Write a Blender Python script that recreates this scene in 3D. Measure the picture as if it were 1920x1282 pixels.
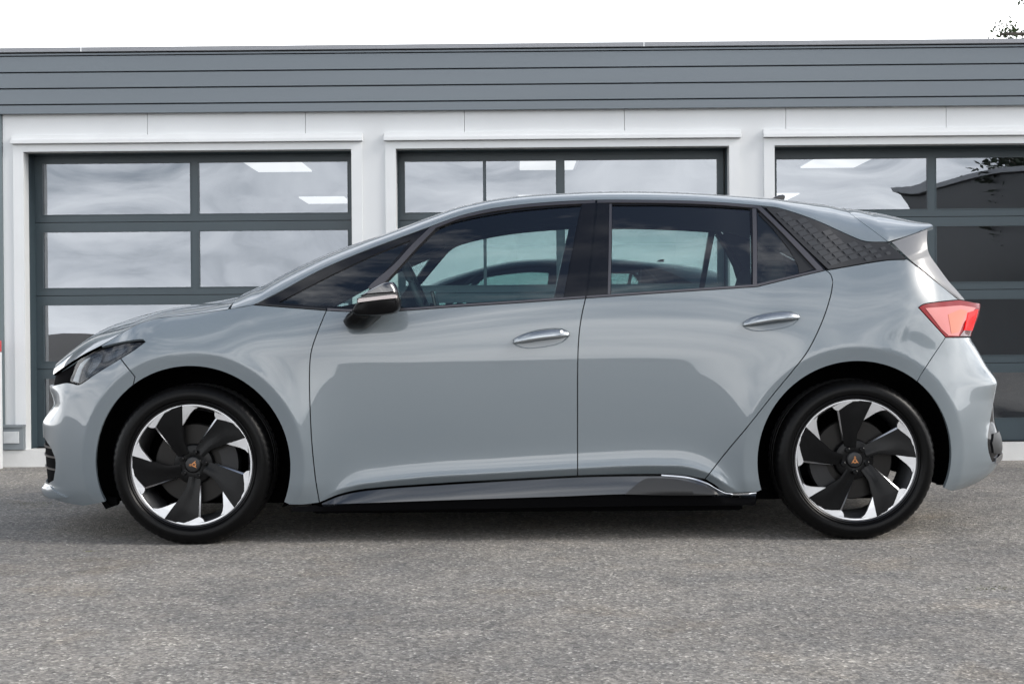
import bpy, bmesh, math, random
import numpy as np
from mathutils import Matrix, Vector
from mathutils.geometry import delaunay_2d_cdt

for _o in list(bpy.data.objects):
    bpy.data.objects.remove(_o, do_unlink=True)
random.seed(7)
RNG = np.random.default_rng(7)
scene = bpy.context.scene
COL = scene.collection
rad = math.radians

# ------------------------------------------------------------------ camera
FPX = 2574.0                       # focal length in pixels of the 1920 px wide frame
CAM = np.array([0.0, -6.6, 0.872])
TILT, ROLL = rad(-0.36), rad(-0.43)
cam_rot = Matrix.Rotation(rad(90) + TILT, 3, 'X') @ Matrix.Rotation(ROLL, 3, 'Z')
RC = np.array(cam_rot)
cam_data = bpy.data.cameras.new('camera')
cam_data.sensor_width = 36.0
cam_data.lens = FPX / 1920.0 * 36.0
cam_data.clip_start, cam_data.clip_end = 0.1, 6000.0
camera = bpy.data.objects.new('camera', cam_data)
camera.matrix_world = Matrix.Translation(CAM) @ cam_rot.to_4x4()
COL.objects.link(camera)
scene.camera = camera

# ------------------------------------------------------------------ sky, sun, exposure
SUN_EL, SUN_AZ = rad(33), rad(75)      # azimuth measured from -Y (behind the camera) towards +X
world = bpy.data.worlds.new('World')
scene.world = world
world.use_nodes = True
wn, wl = world.node_tree.nodes, world.node_tree.links
wn.clear()
w_out = wn.new('ShaderNodeOutputWorld')
w_bg = wn.new('ShaderNodeBackground')
w_sky = wn.new('ShaderNodeTexSky')
w_sky.sky_type = 'NISHITA'
w_sky.sun_disc = False
w_sky.sun_elevation = SUN_EL
w_sky.sun_rotation = math.pi - SUN_AZ
w_sky.dust_density = 2.0
w_tc = wn.new('ShaderNodeTexCoord')
w_map = wn.new('ShaderNodeMapping')
w_map.inputs['Scale'].default_value = (1.0, 1.0, 3.2)
w_n = wn.new('ShaderNodeTexNoise')
w_n.inputs['Scale'].default_value = 3.4
w_n.inputs['Detail'].default_value = 8.0
w_n.inputs['Roughness'].default_value = 0.62
w_n.inputs['Distortion'].default_value = 0.05
w_r = wn.new('ShaderNodeValToRGB')
w_r.color_ramp.elements[0].position = 0.33
w_r.color_ramp.elements[0].color = (9.0, 9.6, 10.5, 1)
w_r.color_ramp.elements[1].position = 0.66
w_r.color_ramp.elements[1].color = (22.0, 22.0, 22.0, 1)
# broken cloud: a bright bank round the horizon, more and more blue sky higher up
w_sep = wn.new('ShaderNodeSeparateXYZ')
w_el = wn.new('ShaderNodeMath'); w_el.operation = 'MULTIPLY_ADD'; w_el.inputs[1].default_value = -1.4; w_el.inputs[2].default_value = 1.2
w_nz = wn.new('ShaderNodeMath'); w_nz.operation = 'MULTIPLY_ADD'; w_nz.inputs[1].default_value = 2.2; w_nz.inputs[2].default_value = -1.1
w_cov = wn.new('ShaderNodeMath'); w_cov.operation = 'ADD'; w_cov.use_clamp = True
w_mix = wn.new('ShaderNodeMix')
w_mix.data_type = 'RGBA'
w_bg.inputs['Strength'].default_value = 0.12
wl.new(w_tc.outputs['Generated'], w_map.inputs['Vector'])
wl.new(w_map.outputs['Vector'], w_n.inputs['Vector'])
wl.new(w_n.outputs['Fac'], w_r.inputs['Fac'])
wl.new(w_tc.outputs['Generated'], w_sep.inputs[0])
wl.new(w_sep.outputs['Z'], w_el.inputs[0])
wl.new(w_n.outputs['Fac'], w_nz.inputs[0])
wl.new(w_el.outputs[0], w_cov.inputs[0]); wl.new(w_nz.outputs[0], w_cov.inputs[1])
wl.new(w_cov.outputs[0], w_mix.inputs[0])
wl.new(w_sky.outputs['Color'], w_mix.inputs[6])
wl.new(w_r.outputs['Color'], w_mix.inputs[7])
# the pale aureole that thin cloud shows round the sun
w_dot = wn.new('ShaderNodeVectorMath'); w_dot.operation = 'DOT_PRODUCT'
w_dot.inputs[1].default_value = (math.sin(SUN_AZ) * math.cos(SUN_EL), -math.cos(SUN_AZ) * math.cos(SUN_EL), math.sin(SUN_EL))
w_clamp = wn.new('ShaderNodeMath'); w_clamp.operation = 'MAXIMUM'; w_clamp.inputs[1].default_value = 0.0
w_pow = wn.new('ShaderNodeMath'); w_pow.operation = 'POWER'; w_pow.inputs[1].default_value = 42.0
w_gl = wn.new('ShaderNodeMath'); w_gl.operation = 'MULTIPLY'; w_gl.inputs[1].default_value = 42.0
w_add = wn.new('ShaderNodeMix'); w_add.data_type = 'RGBA'; w_add.blend_type = 'ADD'; w_add.inputs[0].default_value = 1.0
wl.new(w_tc.outputs['Generated'], w_dot.inputs[0]); wl.new(w_dot.outputs['Value'], w_clamp.inputs[0])
wl.new(w_clamp.outputs[0], w_pow.inputs[0]); wl.new(w_pow.outputs[0], w_gl.inputs[0])
wl.new(w_mix.outputs[2], w_add.inputs[6]); wl.new(w_gl.outputs[0], w_add.inputs[7])
wl.new(w_add.outputs[2], w_bg.inputs['Color'])
wl.new(w_bg.outputs['Background'], w_out.inputs['Surface'])

sun_data = bpy.data.lights.new('sun', 'SUN')
sun_data.energy = 1.35
sun_data.angle = rad(18)
sun_data.color = (1.0, 0.95, 0.88)
sun = bpy.data.objects.new('sun', sun_data)
sdir = Vector((math.sin(SUN_AZ) * math.cos(SUN_EL), -math.cos(SUN_AZ) * math.cos(SUN_EL), math.sin(SUN_EL)))
sun.rotation_euler = sdir.to_track_quat('Z', 'Y').to_euler()
sun.location = (4, -6, 12)
COL.objects.link(sun)

scene.view_settings.view_transform = 'Standard'
scene.view_settings.look = 'None'
scene.view_settings.exposure = 0.27
scene.view_settings.gamma = 1.0
scene.view_settings.use_curve_mapping = False
scene.cycles.max_bounces = 12
scene.cycles.transparent_max_bounces = 24
scene.cycles.transmission_bounces = 8
scene.cycles.glossy_bounces = 6
scene.cycles.caustics_reflective = False
scene.cycles.caustics_refractive = False
scene.cycles.use_denoising = True
scene.cycles.denoising_prefilter = 'ACCURATE'

# ------------------------------------------------------------------ helpers: rays and curves
def rays(px):
    px = np.atleast_2d(np.asarray(px, float))
    d = np.stack([(px[:, 0] - 960) / FPX, -(px[:, 1] - 641) / FPX, -np.ones(len(px))], 1)
    return d @ RC.T

def at(px, py, Y):
    """the point of the plane y = Y that lies behind a picture point"""
    d = rays([(px, py)])[0]
    return CAM + d * ((Y - CAM[1]) / d[1])

def project(P):
    q = (np.asarray(P, float) - CAM) @ RC
    return np.stack([960 + FPX * q[..., 0] / -q[..., 2], 641 - FPX * q[..., 1] / -q[..., 2]], -1)

class Pchip:
    def __init__(s, x, y):
        x, y = np.asarray(x, float), np.asarray(y, float)
        o = np.argsort(x); x, y = x[o], y[o]
        h = np.diff(x); d = np.diff(y) / h
        m = np.zeros(len(x))
        for i in range(1, len(x) - 1):
            if d[i - 1] * d[i] > 0:
                w1, w2 = 2 * h[i] + h[i - 1], h[i] + 2 * h[i - 1]
                m[i] = (w1 + w2) / (w1 / d[i - 1] + w2 / d[i])
        m[0], m[-1] = d[0], d[-1]
        s.x, s.y, s.m, s.h = x, y, m, h
    def __call__(s, q):
        q = np.clip(np.asarray(q, float), s.x[0], s.x[-1])
        i = np.clip(np.searchsorted(s.x, q) - 1, 0, len(s.h) - 1)
        t = (q - s.x[i]) / s.h[i]
        t2, t3 = t * t, t ** 3
        return ((2*t3 - 3*t2 + 1) * s.y[i] + (t3 - 2*t2 + t) * s.h[i] * s.m[i]
                + (-2*t3 + 3*t2) * s.y[i + 1] + (t3 - t2) * s.h[i] * s.m[i + 1])

class Spline(Pchip):
    """natural-ish smooth (Catmull-Rom) interpolation"""
    def __init__(s, x, y):
        super().__init__(x, y)
        s.m = np.gradient(s.y, s.x)

def crv(pts, step=7.0):
    """smooth open curve through picture points"""
    p = np.asarray(pts, float)
    if len(p) == 2:
        n = max(2, int(np.linalg.norm(p[1] - p[0]) / step) + 1)
        return [tuple(p[0] + (p[1] - p[0]) * t) for t in np.linspace(0, 1, n)]
    e = np.vstack([2 * p[0] - p[1], p, 2 * p[-1] - p[-2]])
    out = []
    for i in range(1, len(e) - 2):
        a, b, c, d = e[i - 1], e[i], e[i + 1], e[i + 2]
        n = max(2, int(np.linalg.norm(c - b) / step) + 1)
        for t in np.linspace(0, 1, n, endpoint=False):
            # centripetal-like tension
            m1 = (c - a) * np.linalg.norm(c - b) / (np.linalg.norm(c - b) + np.linalg.norm(b - a))
            m2 = (d - b) * np.linalg.norm(c - b) / (np.linalg.norm(c - b) + np.linalg.norm(d - c))
            out.append(tuple((2*t**3-3*t*t+1)*b + (t**3-2*t*t+t)*m1 + (-2*t**3+3*t*t)*c + (t**3-t*t)*m2))
    out.append(tuple(p[-1]))
    return out

def chain(*cs):
    out = []
    for c in cs:
        for q in c:
            if not out or (out[-1][0] == 'uz') != (q[0] == 'uz') or (q[0] == 'uz' and out[-1] != q) or \
               (q[0] != 'uz' and abs(out[-1][0] - q[0]) + abs(out[-1][1] - q[1]) > 0.3):
                out.append(q)
    return out

def rev(c):
    return list(reversed(c))

def sstep(a, b, x):
    t = np.clip((np.asarray(x, float) - a) / (b - a), 0, 1)
    return t * t * (3 - 2 * t)

def inpoly(P, poly):
    x, y = P[:, 0], P[:, 1]
    ins = np.zeros(len(P), bool)
    n = len(poly)
    for i in range(n):
        x1, y1 = poly[i]; x2, y2 = poly[(i + 1) % n]
        c = (y1 > y) != (y2 > y)
        if abs(y2 - y1) > 1e-12:
            ins ^= c & (x < (x2 - x1) * (y - y1) / (y2 - y1) + x1)
    return ins

def area2(p):
    p = np.asarray(p); q = np.roll(p, -1, 0)
    return 0.5 * np.sum(p[:, 0] * q[:, 1] - q[:, 0] * p[:, 1])

def inset_poly(p, d):
    """mitred inset of a closed loop"""
    p = np.asarray(p, float)
    if area2(p) < 0: p = p[::-1]
    e = np.roll(p, -1, 0) - p
    L = np.linalg.norm(e, axis=1); keep = L > 1e-5
    p = p[keep]; e = np.roll(p, -1, 0) - p
    e /= np.linalg.norm(e, axis=1)[:, None]
    n = np.stack([-e[:, 1], e[:, 0]], 1)
    n0 = np.roll(n, 1, 0)
    b = n + n0
    k = np.clip(1 + np.sum(n * n0, 1), 0.35, 2)
    return p + b / k[:, None] * d

def resample(p, h):
    out = []
    for i in range(len(p)):
        a, b = p[i], p[(i + 1) % len(p)]
        n = max(1, int(math.ceil(np.linalg.norm(b - a) / h)))
        for t in range(n):
            out.append(a + (b - a) * t / n)
    return np.array(out)

def dist_to_loop(P, loop):
    a = loop; b = np.roll(loop, -1, 0)
    best = np.full(len(P), 1e9)
    for i in range(len(a)):
        d = b[i] - a[i]; l2 = d @ d
        if l2 < 1e-14: continue
        t = np.clip(((P - a[i]) @ d) / l2, 0, 1)
        best = np.minimum(best, np.hypot(*(P - a[i] - t[:, None] * d).T))
    return best

# ------------------------------------------------------------------ helpers: objects
def tag(o, label=None, cat=None, group=None, kind=None):
    if label: o['label'] = label
    if cat: o['category'] = cat
    if group: o['group'] = group
    if kind: o['kind'] = kind
    return o

def empty(name, loc=(0, 0, 0), parent=None):
    o = bpy.data.objects.new(name, None)
    o.location = loc
    o.empty_display_size = 0.1
    o.parent = parent
    COL.objects.link(o)
    return o

def add_obj(name, me, mat=None, parent=None, loc=None, rot=None):
    o = bpy.data.objects.new(name, me)
    if mat is not None and not me.materials:
        me.materials.append(mat)
    o.parent = parent
    if loc is not None: o.location = loc
    if rot is not None: o.rotation_euler = rot
    COL.objects.link(o)
    return o

def mesh_np(name, V, F, N=None, smooth=True):
    me = bpy.data.meshes.new(name)
    me.from_pydata([tuple(map(float, v)) for v in V], [], [tuple(map(int, f)) for f in F])
    me.update()
    if smooth:
        me.shade_smooth()
    if N is not None:
        N = np.asarray(N, float)
        N = N / np.maximum(np.linalg.norm(N, axis=1), 1e-9)[:, None]
        me.normals_split_custom_set_from_vertices([tuple(map(float, n)) for n in N])
    return me

class MB:
    """collects boxes, tubes and lathes into one mesh"""
    def __init__(s): s.bm = bmesh.new()
    def box(s, a, b, bevel=0.0, rotz=0.0):
        a, b = np.minimum(a, b), np.maximum(a, b)
        r = bmesh.ops.create_cube(s.bm, size=1.0)
        vs = r['verts']
        c, d = (a + b) / 2, (b - a)
        for v in vs: v.co = Vector((v.co.x * d[0], v.co.y * d[1], v.co.z * d[2]))
        if bevel:
            es = list({e for v in vs for e in v.link_edges})
            rb = bmesh.ops.bevel(s.bm, geom=es, offset=bevel, segments=2, profile=0.6, affect='EDGES')
            vs = list({v for f in rb['faces'] for v in f.verts} | {v for v in vs if v.is_valid})
        m = Matrix.Translation(Vector(c)) @ Matrix.Rotation(rotz, 4, 'Z')
        bmesh.ops.transform(s.bm, matrix=m, verts=[v for v in vs if v.is_valid])
        return s
    def tube(s, pts, r, seg=10, r2=None):
        pts = [Vector(p) for p in pts]
        rings = []
        for i, p in enumerate(pts):
            t = (pts[min(i + 1, len(pts) - 1)] - pts[max(i - 1, 0)]).normalized()
            u = t.cross(Vector((0, 0, 1)) if abs(t.z) < 0.95 else Vector((1, 0, 0))).normalized()
            w = t.cross(u)
            rr = r if r2 is None else r + (r2 - r) * i / max(1, len(pts) - 1)
            rings.append([s.bm.verts.new(p + (u * math.cos(2*math.pi*k/seg) + w * math.sin(2*math.pi*k/seg)) * rr) for k in range(seg)])
        for a, b in zip(rings, rings[1:]):
            for k in range(seg):
                s.bm.faces.new((a[k], a[(k + 1) % seg], b[(k + 1) % seg], b[k]))
        s.bm.faces.new(rings[0][::-1]); s.bm.faces.new(rings[-1])
        return s
    def lathe(s, prof, seg=48, axis='Y', close=False):
        """prof: (radius, along-axis) points"""
        rings = []
        for (r, y) in prof:
            ring = []
            for k in range(seg):
                a = 2 * math.pi * k / seg
                c = (r * math.sin(a), y, r * math.cos(a)) if axis == 'Y' else (r * math.cos(a), r * math.sin(a), y)
                ring.append(s.bm.verts.new(c))
            rings.append(ring)
        if close: rings.append(rings[0])
        for a, b in zip(rings, rings[1:]):
            for k in range(seg):
                s.bm.faces.new((a[k], a[(k + 1) % seg], b[(k + 1) % seg], b[k]))
        return s
    def prism(s, poly, y0, y1, axis='Y'):
        """polygon in (x, z) pulled from y0 to y1"""
        A = [s.bm.verts.new((p[0], y0, p[1])) for p in poly]
        B = [s.bm.verts.new((p[0], y1, p[1])) for p in poly]
        n = len(A)
        s.bm.faces.new(A); s.bm.faces.new(B[::-1])
        for i in range(n):
            s.bm.faces.new((A[(i + 1) % n], A[i], B[i], B[(i + 1) % n]))
        return s
    def mesh(s, name, smooth=False, angle=35):
        bmesh.ops.recalc_face_normals(s.bm, faces=s.bm.faces[:])
        me = bpy.data.meshes.new(name)
        s.bm.to_mesh(me); s.bm.free()
        if smooth:
            me.shade_smooth()
            me.set_sharp_from_angle(angle=rad(angle))
        return me
    def build(s, name, mat, parent=None, loc=None, rot=None, smooth=False, angle=35):
        return add_obj(name, s.mesh(name, smooth, angle), mat, parent, loc, rot)

# ------------------------------------------------------------------ materials
def new_mat(name):
    m = bpy.data.materials.new(name)
    m.use_nodes = True
    return m, m.node_tree.nodes, m.node_tree.links, m.node_tree.nodes['Principled BSDF']

def pmat(name, col, rough=0.5, metal=0.0, coat=0.0, coat_rough=0.03, spec=0.5, bump=None, var=None, emit=None, estr=0.0, ior=1.5, coat_ior=1.5):
    m, n, l, p = new_mat(name)
    p.inputs['Base Color'].default_value = (*col, 1)
    p.inputs['Roughness'].default_value = rough
    p.inputs['Metallic'].default_value = metal
    p.inputs['Coat Weight'].default_value = coat
    p.inputs['Coat Roughness'].default_value = coat_rough
    p.inputs['Specular IOR Level'].default_value = spec
    p.inputs['IOR'].default_value = ior
    p.inputs['Coat IOR'].default_value = coat_ior
    tc = None
    if var or bump:
        tc = n.new('ShaderNodeTexCoord')
    if var:                                   # (scale, amount[, stretch])
        mp = n.new('ShaderNodeMapping'); l.new(tc.outputs['Object'], mp.inputs['Vector'])
        if len(var) > 2: mp.inputs['Scale'].default_value = var[2]
        t = n.new('ShaderNodeTexNoise'); t.inputs['Scale'].default_value = var[0]; t.inputs['Detail'].default_value = 6
        l.new(mp.outputs['Vector'], t.inputs['Vector'])
        r = n.new('ShaderNodeMapRange'); r.inputs[1].default_value = 0.25; r.inputs[2].default_value = 0.75
        r.inputs[3].default_value = 1 - var[1]; r.inputs[4].default_value = 1 + var[1]
        l.new(t.outputs['Fac'], r.inputs[0])
        mx = n.new('ShaderNodeMix'); mx.data_type = 'RGBA'; mx.blend_type = 'MULTIPLY'; mx.inputs[0].default_value = 1
        mx.inputs[6].default_value = (*col, 1); l.new(r.outputs[0], mx.inputs[7])
        l.new(mx.outputs[2], p.inputs['Base Color'])
    if bump:                                  # (scale, strength, distance)
        t = n.new('ShaderNodeTexNoise'); t.inputs['Scale'].default_value = bump[0]; t.inputs['Detail'].default_value = 4
        l.new(tc.outputs['Object'], t.inputs['Vector'])
        b = n.new('ShaderNodeBump'); b.inputs['Strength'].default_value = bump[1]; b.inputs['Distance'].default_value = bump[2]
        l.new(t.outputs['Fac'], b.inputs['Height']); l.new(b.outputs['Normal'], p.inputs['Normal'])
    if emit:
        p.inputs['Emission Color'].default_value = (*emit, 1)
        p.inputs['Emission Strength'].default_value = estr
    return m

def glass_mat(name, tint, f0=0.04, boost=1.0, rough=0.0, wave=None, mirror=(1, 1, 1)):
    """thin pane: tinted see-through plus a fresnel mirror"""
    m, n, l, p = new_mat(name)
    n.remove(p)
    out = n['Material Output']
    tr = n.new('ShaderNodeBsdfTransparent'); tr.inputs['Color'].default_value = (*tint, 1)
    gl = n.new('ShaderNodeBsdfGlossy'); gl.inputs['Roughness'].default_value = rough; gl.inputs['Color'].default_value = (*mirror, 1)
    lw = n.new('ShaderNodeFresnel'); lw.inputs['IOR'].default_value = (1 + math.sqrt(f0)) / (1 - math.sqrt(f0))
    mul = n.new('ShaderNodeMath'); mul.operation = 'MULTIPLY'; mul.inputs[1].default_value = boost; mul.use_clamp = True
    mix = n.new('ShaderNodeMixShader')
    l.new(lw.outputs[0], mul.inputs[0]); l.new(mul.outputs[0], mix.inputs[0])
    l.new(tr.outputs[0], mix.inputs[1]); l.new(gl.outputs[0], mix.inputs[2]); l.new(mix.outputs[0], out.inputs['Surface'])
    if wave:
        tc = n.new('ShaderNodeTexCoord')
        oi = n.new('ShaderNodeObjectInfo')
        off = n.new('ShaderNodeVectorMath'); off.operation = 'SCALE'
        add = n.new('ShaderNodeVectorMath'); add.operation = 'ADD'
        l.new(oi.outputs['Location'], off.inputs[0]); off.inputs['Scale'].default_value = 3.7
        l.new(tc.outputs['Object'], add.inputs[0]); l.new(off.outputs[0], add.inputs[1])
        mp = n.new('ShaderNodeMapping'); mp.inputs['Scale'].default_value = wave[3]
        l.new(add.outputs[0], mp.inputs['Vector'])
        t = n.new('ShaderNodeTexNoise'); t.inputs['Scale'].default_value = wave[0]; t.inputs['Detail'].default_value = 1.5
        t.inputs['Distortion'].default_value = 0.6
        l.new(mp.outputs['Vector'], t.inputs['Vector'])
        b = n.new('ShaderNodeBump'); b.inputs['Strength'].default_value = wave[1]; b.inputs['Distance'].default_value = wave[2]
        l.new(t.outputs['Fac'], b.inputs['Height']); l.new(b.outputs['Normal'], gl.inputs['Normal'])
    return m
# ================================================================== ground
def asphalt():
    m, n, l, p = new_mat('worn_asphalt')
    tc = n.new('ShaderNodeTexCoord')
    def noise(scale, detail=5, rough=.55, dist=0.0):
        t = n.new('ShaderNodeTexNoise'); t.inputs['Scale'].default_value = scale; t.inputs['Detail'].default_value = detail
        t.inputs['Roughness'].default_value = rough; t.inputs['Distortion'].default_value = dist
        l.new(tc.outputs['Object'], t.inputs['Vector']); return t
    def ramp(src, a, b, ca, cb):
        r = n.new('ShaderNodeValToRGB'); r.color_ramp.elements[0].position = a; r.color_ramp.elements[1].position = b
        r.color_ramp.elements[0].color = (*ca, 1); r.color_ramp.elements[1].color = (*cb, 1)
        l.new(src, r.inputs['Fac']); return r
    def mul(a, b, f=1.0, mode='MULTIPLY'):
        x = n.new('ShaderNodeMix'); x.data_type = 'RGBA'; x.blend_type = mode; x.inputs[0].default_value = f
        l.new(a, x.inputs[6]); l.new(b, x.inputs[7]); return x.outputs[2]
    v1 = n.new('ShaderNodeTexVoronoi'); v1.inputs['Scale'].default_value = 125; l.new(tc.outputs['Object'], v1.inputs['Vector'])
    v2 = n.new('ShaderNodeTexVoronoi'); v2.inputs['Scale'].default_value = 78; l.new(tc.outputs['Object'], v2.inputs['Vector'])
    sep = n.new('ShaderNodeSeparateColor'); l.new(v1.outputs['Color'], sep.inputs[0])
    sep2 = n.new('ShaderNodeSeparateColor'); l.new(v2.outputs['Color'], sep2.inputs[0])
    agg = ramp(sep.outputs[0], 0.0, 1.0, (.205, .198, .187), (.39, .375, .353))
    e = agg.color_ramp.elements.new(.55); e.color = (.275, .266, .253, 1)
    e = agg.color_ramp.elements.new(.93); e.color = (.34, .329, .311, 1)
    agg.color_ramp.elements[-1].color = (.62, .60, .57, 1)
    st = ramp(sep2.outputs[1], .0, 1.0, (.70, .70, .71), (1.30, 1.29, 1.26))
    c = mul(agg.outputs[0], st.outputs[0])
    big = ramp(noise(.9, 6, .6, .4).outputs[0], .3, .72, (.80, .805, .815), (1.10, 1.085, 1.06))
    c = mul(c, big.outputs[0])
    dk = ramp(noise(.55, 8, .68, .8).outputs[0], .40, .56, (.78, .785, .80), (1, 1, 1))
    c = mul(c, dk.outputs[0])
    mid = ramp(noise(5.5, 5, .6).outputs[0], .3, .7, (.87, .87, .865), (1.12, 1.085, 1.03))
    c = mul(c, mid.outputs[0])
    brown = ramp(noise(1.7, 7, .62, .3).outputs[0], .56, .72, (1, 1, 1), (1.0, .93, .84))
    c = mul(c, brown.outputs[0])
    pit = ramp(noise(38, 3, .6).outputs[0], .33, .40, (.62, .62, .63), (1, 1, 1))
    c = mul(c, pit.outputs[0])
    l.new(c, p.inputs['Base Color'])
    p.inputs['Roughness'].default_value = .92
    p.inputs['Specular IOR Level'].default_value = .25
    b = n.new('ShaderNodeBump'); b.inputs['Strength'].default_value = .55; b.inputs['Distance'].default_value = .004
    l.new(v1.outputs['Distance'], b.inputs['Height'])
    b2 = n.new('ShaderNodeBump'); b2.inputs['Strength'].default_value = .4; b2.inputs['Distance'].default_value = .012
    l.new(noise(17, 6, .6).outputs[0], b2.inputs['Height']); l.new(b.outputs[0], b2.inputs['Normal'])
    l.new(b2.outputs[0], p.inputs['Normal'])
    return m
M_ASPH = asphalt()
gv = [(-2500, -2500, 0), (2500, -2500, 0), (2500, 2500, 0), (-2500, 2500, 0)]
ground = add_obj('ground', mesh_np('ground', gv, [(0, 1, 2, 3)], smooth=False), M_ASPH)
tag(ground, kind='structure')

# ================================================================== workshop building
YAW = rad(0.5)
YB = 2.62
BLD = empty('workshop_building', (0, YB, 0))
BLD.rotation_euler = (0, 0, -YAW)
tag(BLD, 'low white workshop with grey fascia and glazed sectional doors behind the car', 'building')
_nb = np.array([math.sin(YAW), math.cos(YAW), 0]); _xb = np.array([math.cos(YAW), -math.sin(YAW), 0])
def bl(px, py, depth=0.0):
    """picture point -> (along wall, height) on the plane `depth` behind the wall face"""
    d = rays([(px, py)])[0]
    o = np.array([0, YB, 0]) + _nb * depth
    t = ((o - CAM) @ _nb) / (d @ _nb)
    p = CAM + d * t
    return float((p - o) @ _xb), float(p[2])
def bx(px, depth=0.0): return bl(px, 400, depth)[0]
def bz(py, depth=0.0, px=40): return bl(px, py, depth)[1]

B = {}
B['white'] = pmat('white_cladding', (0.69, 0.705, 0.71), rough=0.42, var=(2.5, .035, (1, 1, .25)), spec=.4)
B['frame_white'] = pmat('white_trim', (0.71, 0.725, 0.73), rough=0.35, var=(4, .03))
B['fascia'] = pmat('grey_fascia', (0.148, 0.175, 0.198), rough=0.38, var=(1.3, .06, (.35, 1, 2.5)), spec=.5)
B['cap'] = pmat('cap_flashing', (0.27, 0.28, 0.30), rough=0.4, var=(2.0, .08, (.5, 1, 1)))
B['dark'] = pmat('shadow_gap', (0.085, 0.097, 0.108), rough=0.8)
B['slate'] = pmat('slate_door_frame', (0.045, 0.066, 0.078), rough=0.38, var=(6, .05))
B['seal'] = pmat('rubber_seal', (0.012, 0.014, 0.016), rough=0.7)
B['plinth'] = pmat('white_plinth', (0.66, 0.66, 0.645), rough=0.75, var=(7, .07), bump=(60, .2, .004))
B['pipe'] = pmat('grey_corner', (0.14, 0.175, 0.185), rough=0.45)
B['pane'] = glass_mat('acrylic_pane', (0.70, 0.73, 0.76), 0.085, 3.0, rough=0.006, wave=(1.5, 0.018, 0.02, (1.0, 1.0, 2.0)), mirror=(.88, .93, 1.0))
B['room'] = pmat('workshop_wall', (0.2, 0.2, 0.198), rough=0.9)
B['floor'] = pmat('workshop_floor', (0.2, 0.205, 0.21), rough=0.35)
B['tube'] = pmat('light_panel', (0.9, 0.9, 0.88), rough=0.5, emit=(1.0, 0.97, 0.9), estr=0.7)
B['box'] = pmat('meter_box_grey', (0.20, 0.225, 0.24), rough=0.5)
B['plate'] = pmat('meter_plate', (0.55, 0.57, 0.58), rough=0.4, var=(30, .08))

XL, XR = bx(6), bx(2260)
z_fb, z_top = bz(216), bz(93.5)
z_open = bz(285.5)
z_pl = bz(843)
# header panels, one between each pair of joints
joints = [6, 278, 574, 872, 1172, 1474.5, 1775, 2075, 2260]
for a, b in zip(joints, joints[1:]):
    MB().box((bx(a) + .0015, 0, z_open), (bx(b) - .0015, .08, z_fb + .01)).build('wall_panel', B['white'], BLD)
openings = [(46.3, 660), (743.3, 1367.4), (1452.4, 2100)]
piers = [(6, 46.3), (660, 743.3), (1367.4, 1452.4), (2100, 2260)]
for a, b in piers:
    MB().box((bx(a), 0, z_pl), (bx(b), .08, z_open)).build('wall_pier', B['white'], BLD)
MB().box((XL - .02, .012, z_open - .2), (XR, .078, z_fb)).build('joint_backing', B['dark'], BLD) if False else None
MB().box((XL - .3, -.035, 0), (XR, .12, z_pl)).build('plinth', B['plinth'], BLD)
# fascia
fas = [(109.5, 138.0), (140.5, 168.0), (170.5, 198.0), (200.5, 215.8)]
XF = bx(-60)
MB().box((XF, -.02, z_fb + .006), (XR, .10, bz(96))).build('fascia_backing', B['dark'], BLD)
for a, b in fas:
    MB().box((XF - .002, -.045, bz(b)), (XR, -.0205, bz(a)), .002).build('fascia_board', B['fascia'], BLD)
MB().box((XF - .003, -.05, bz(107.6)), (XR, -.0205, bz(104.5))).build('fascia_board', B['fascia'], BLD)
MB().box((XF - .01, -.062, bz(102)), (XR, .16, bz(93.5)), .003).build('roof_cap', B['cap'], BLD)
MB().box((XF, .11, z_top - .25), (XR, 17.0, z_top - .12)).build('roof_deck', B['cap'], BLD)
for k in range(3):                      # clip joints of the cap
    x0 = bx((160, 1208, 1960)[k])
    MB().box((x0 - .004, -.064, bz(102)), (x0 + .004, -.0615, bz(94.5))).build('cap_joint', B['frame_white'], BLD)
# grey corner at the far left
MB().box((bx(-60), -.012, z_pl), (bx(5.6), .10, z_fb + .008)).build('corner_post', B['pipe'], BLD)
for px in (12, 18, 24):
    pass

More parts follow.
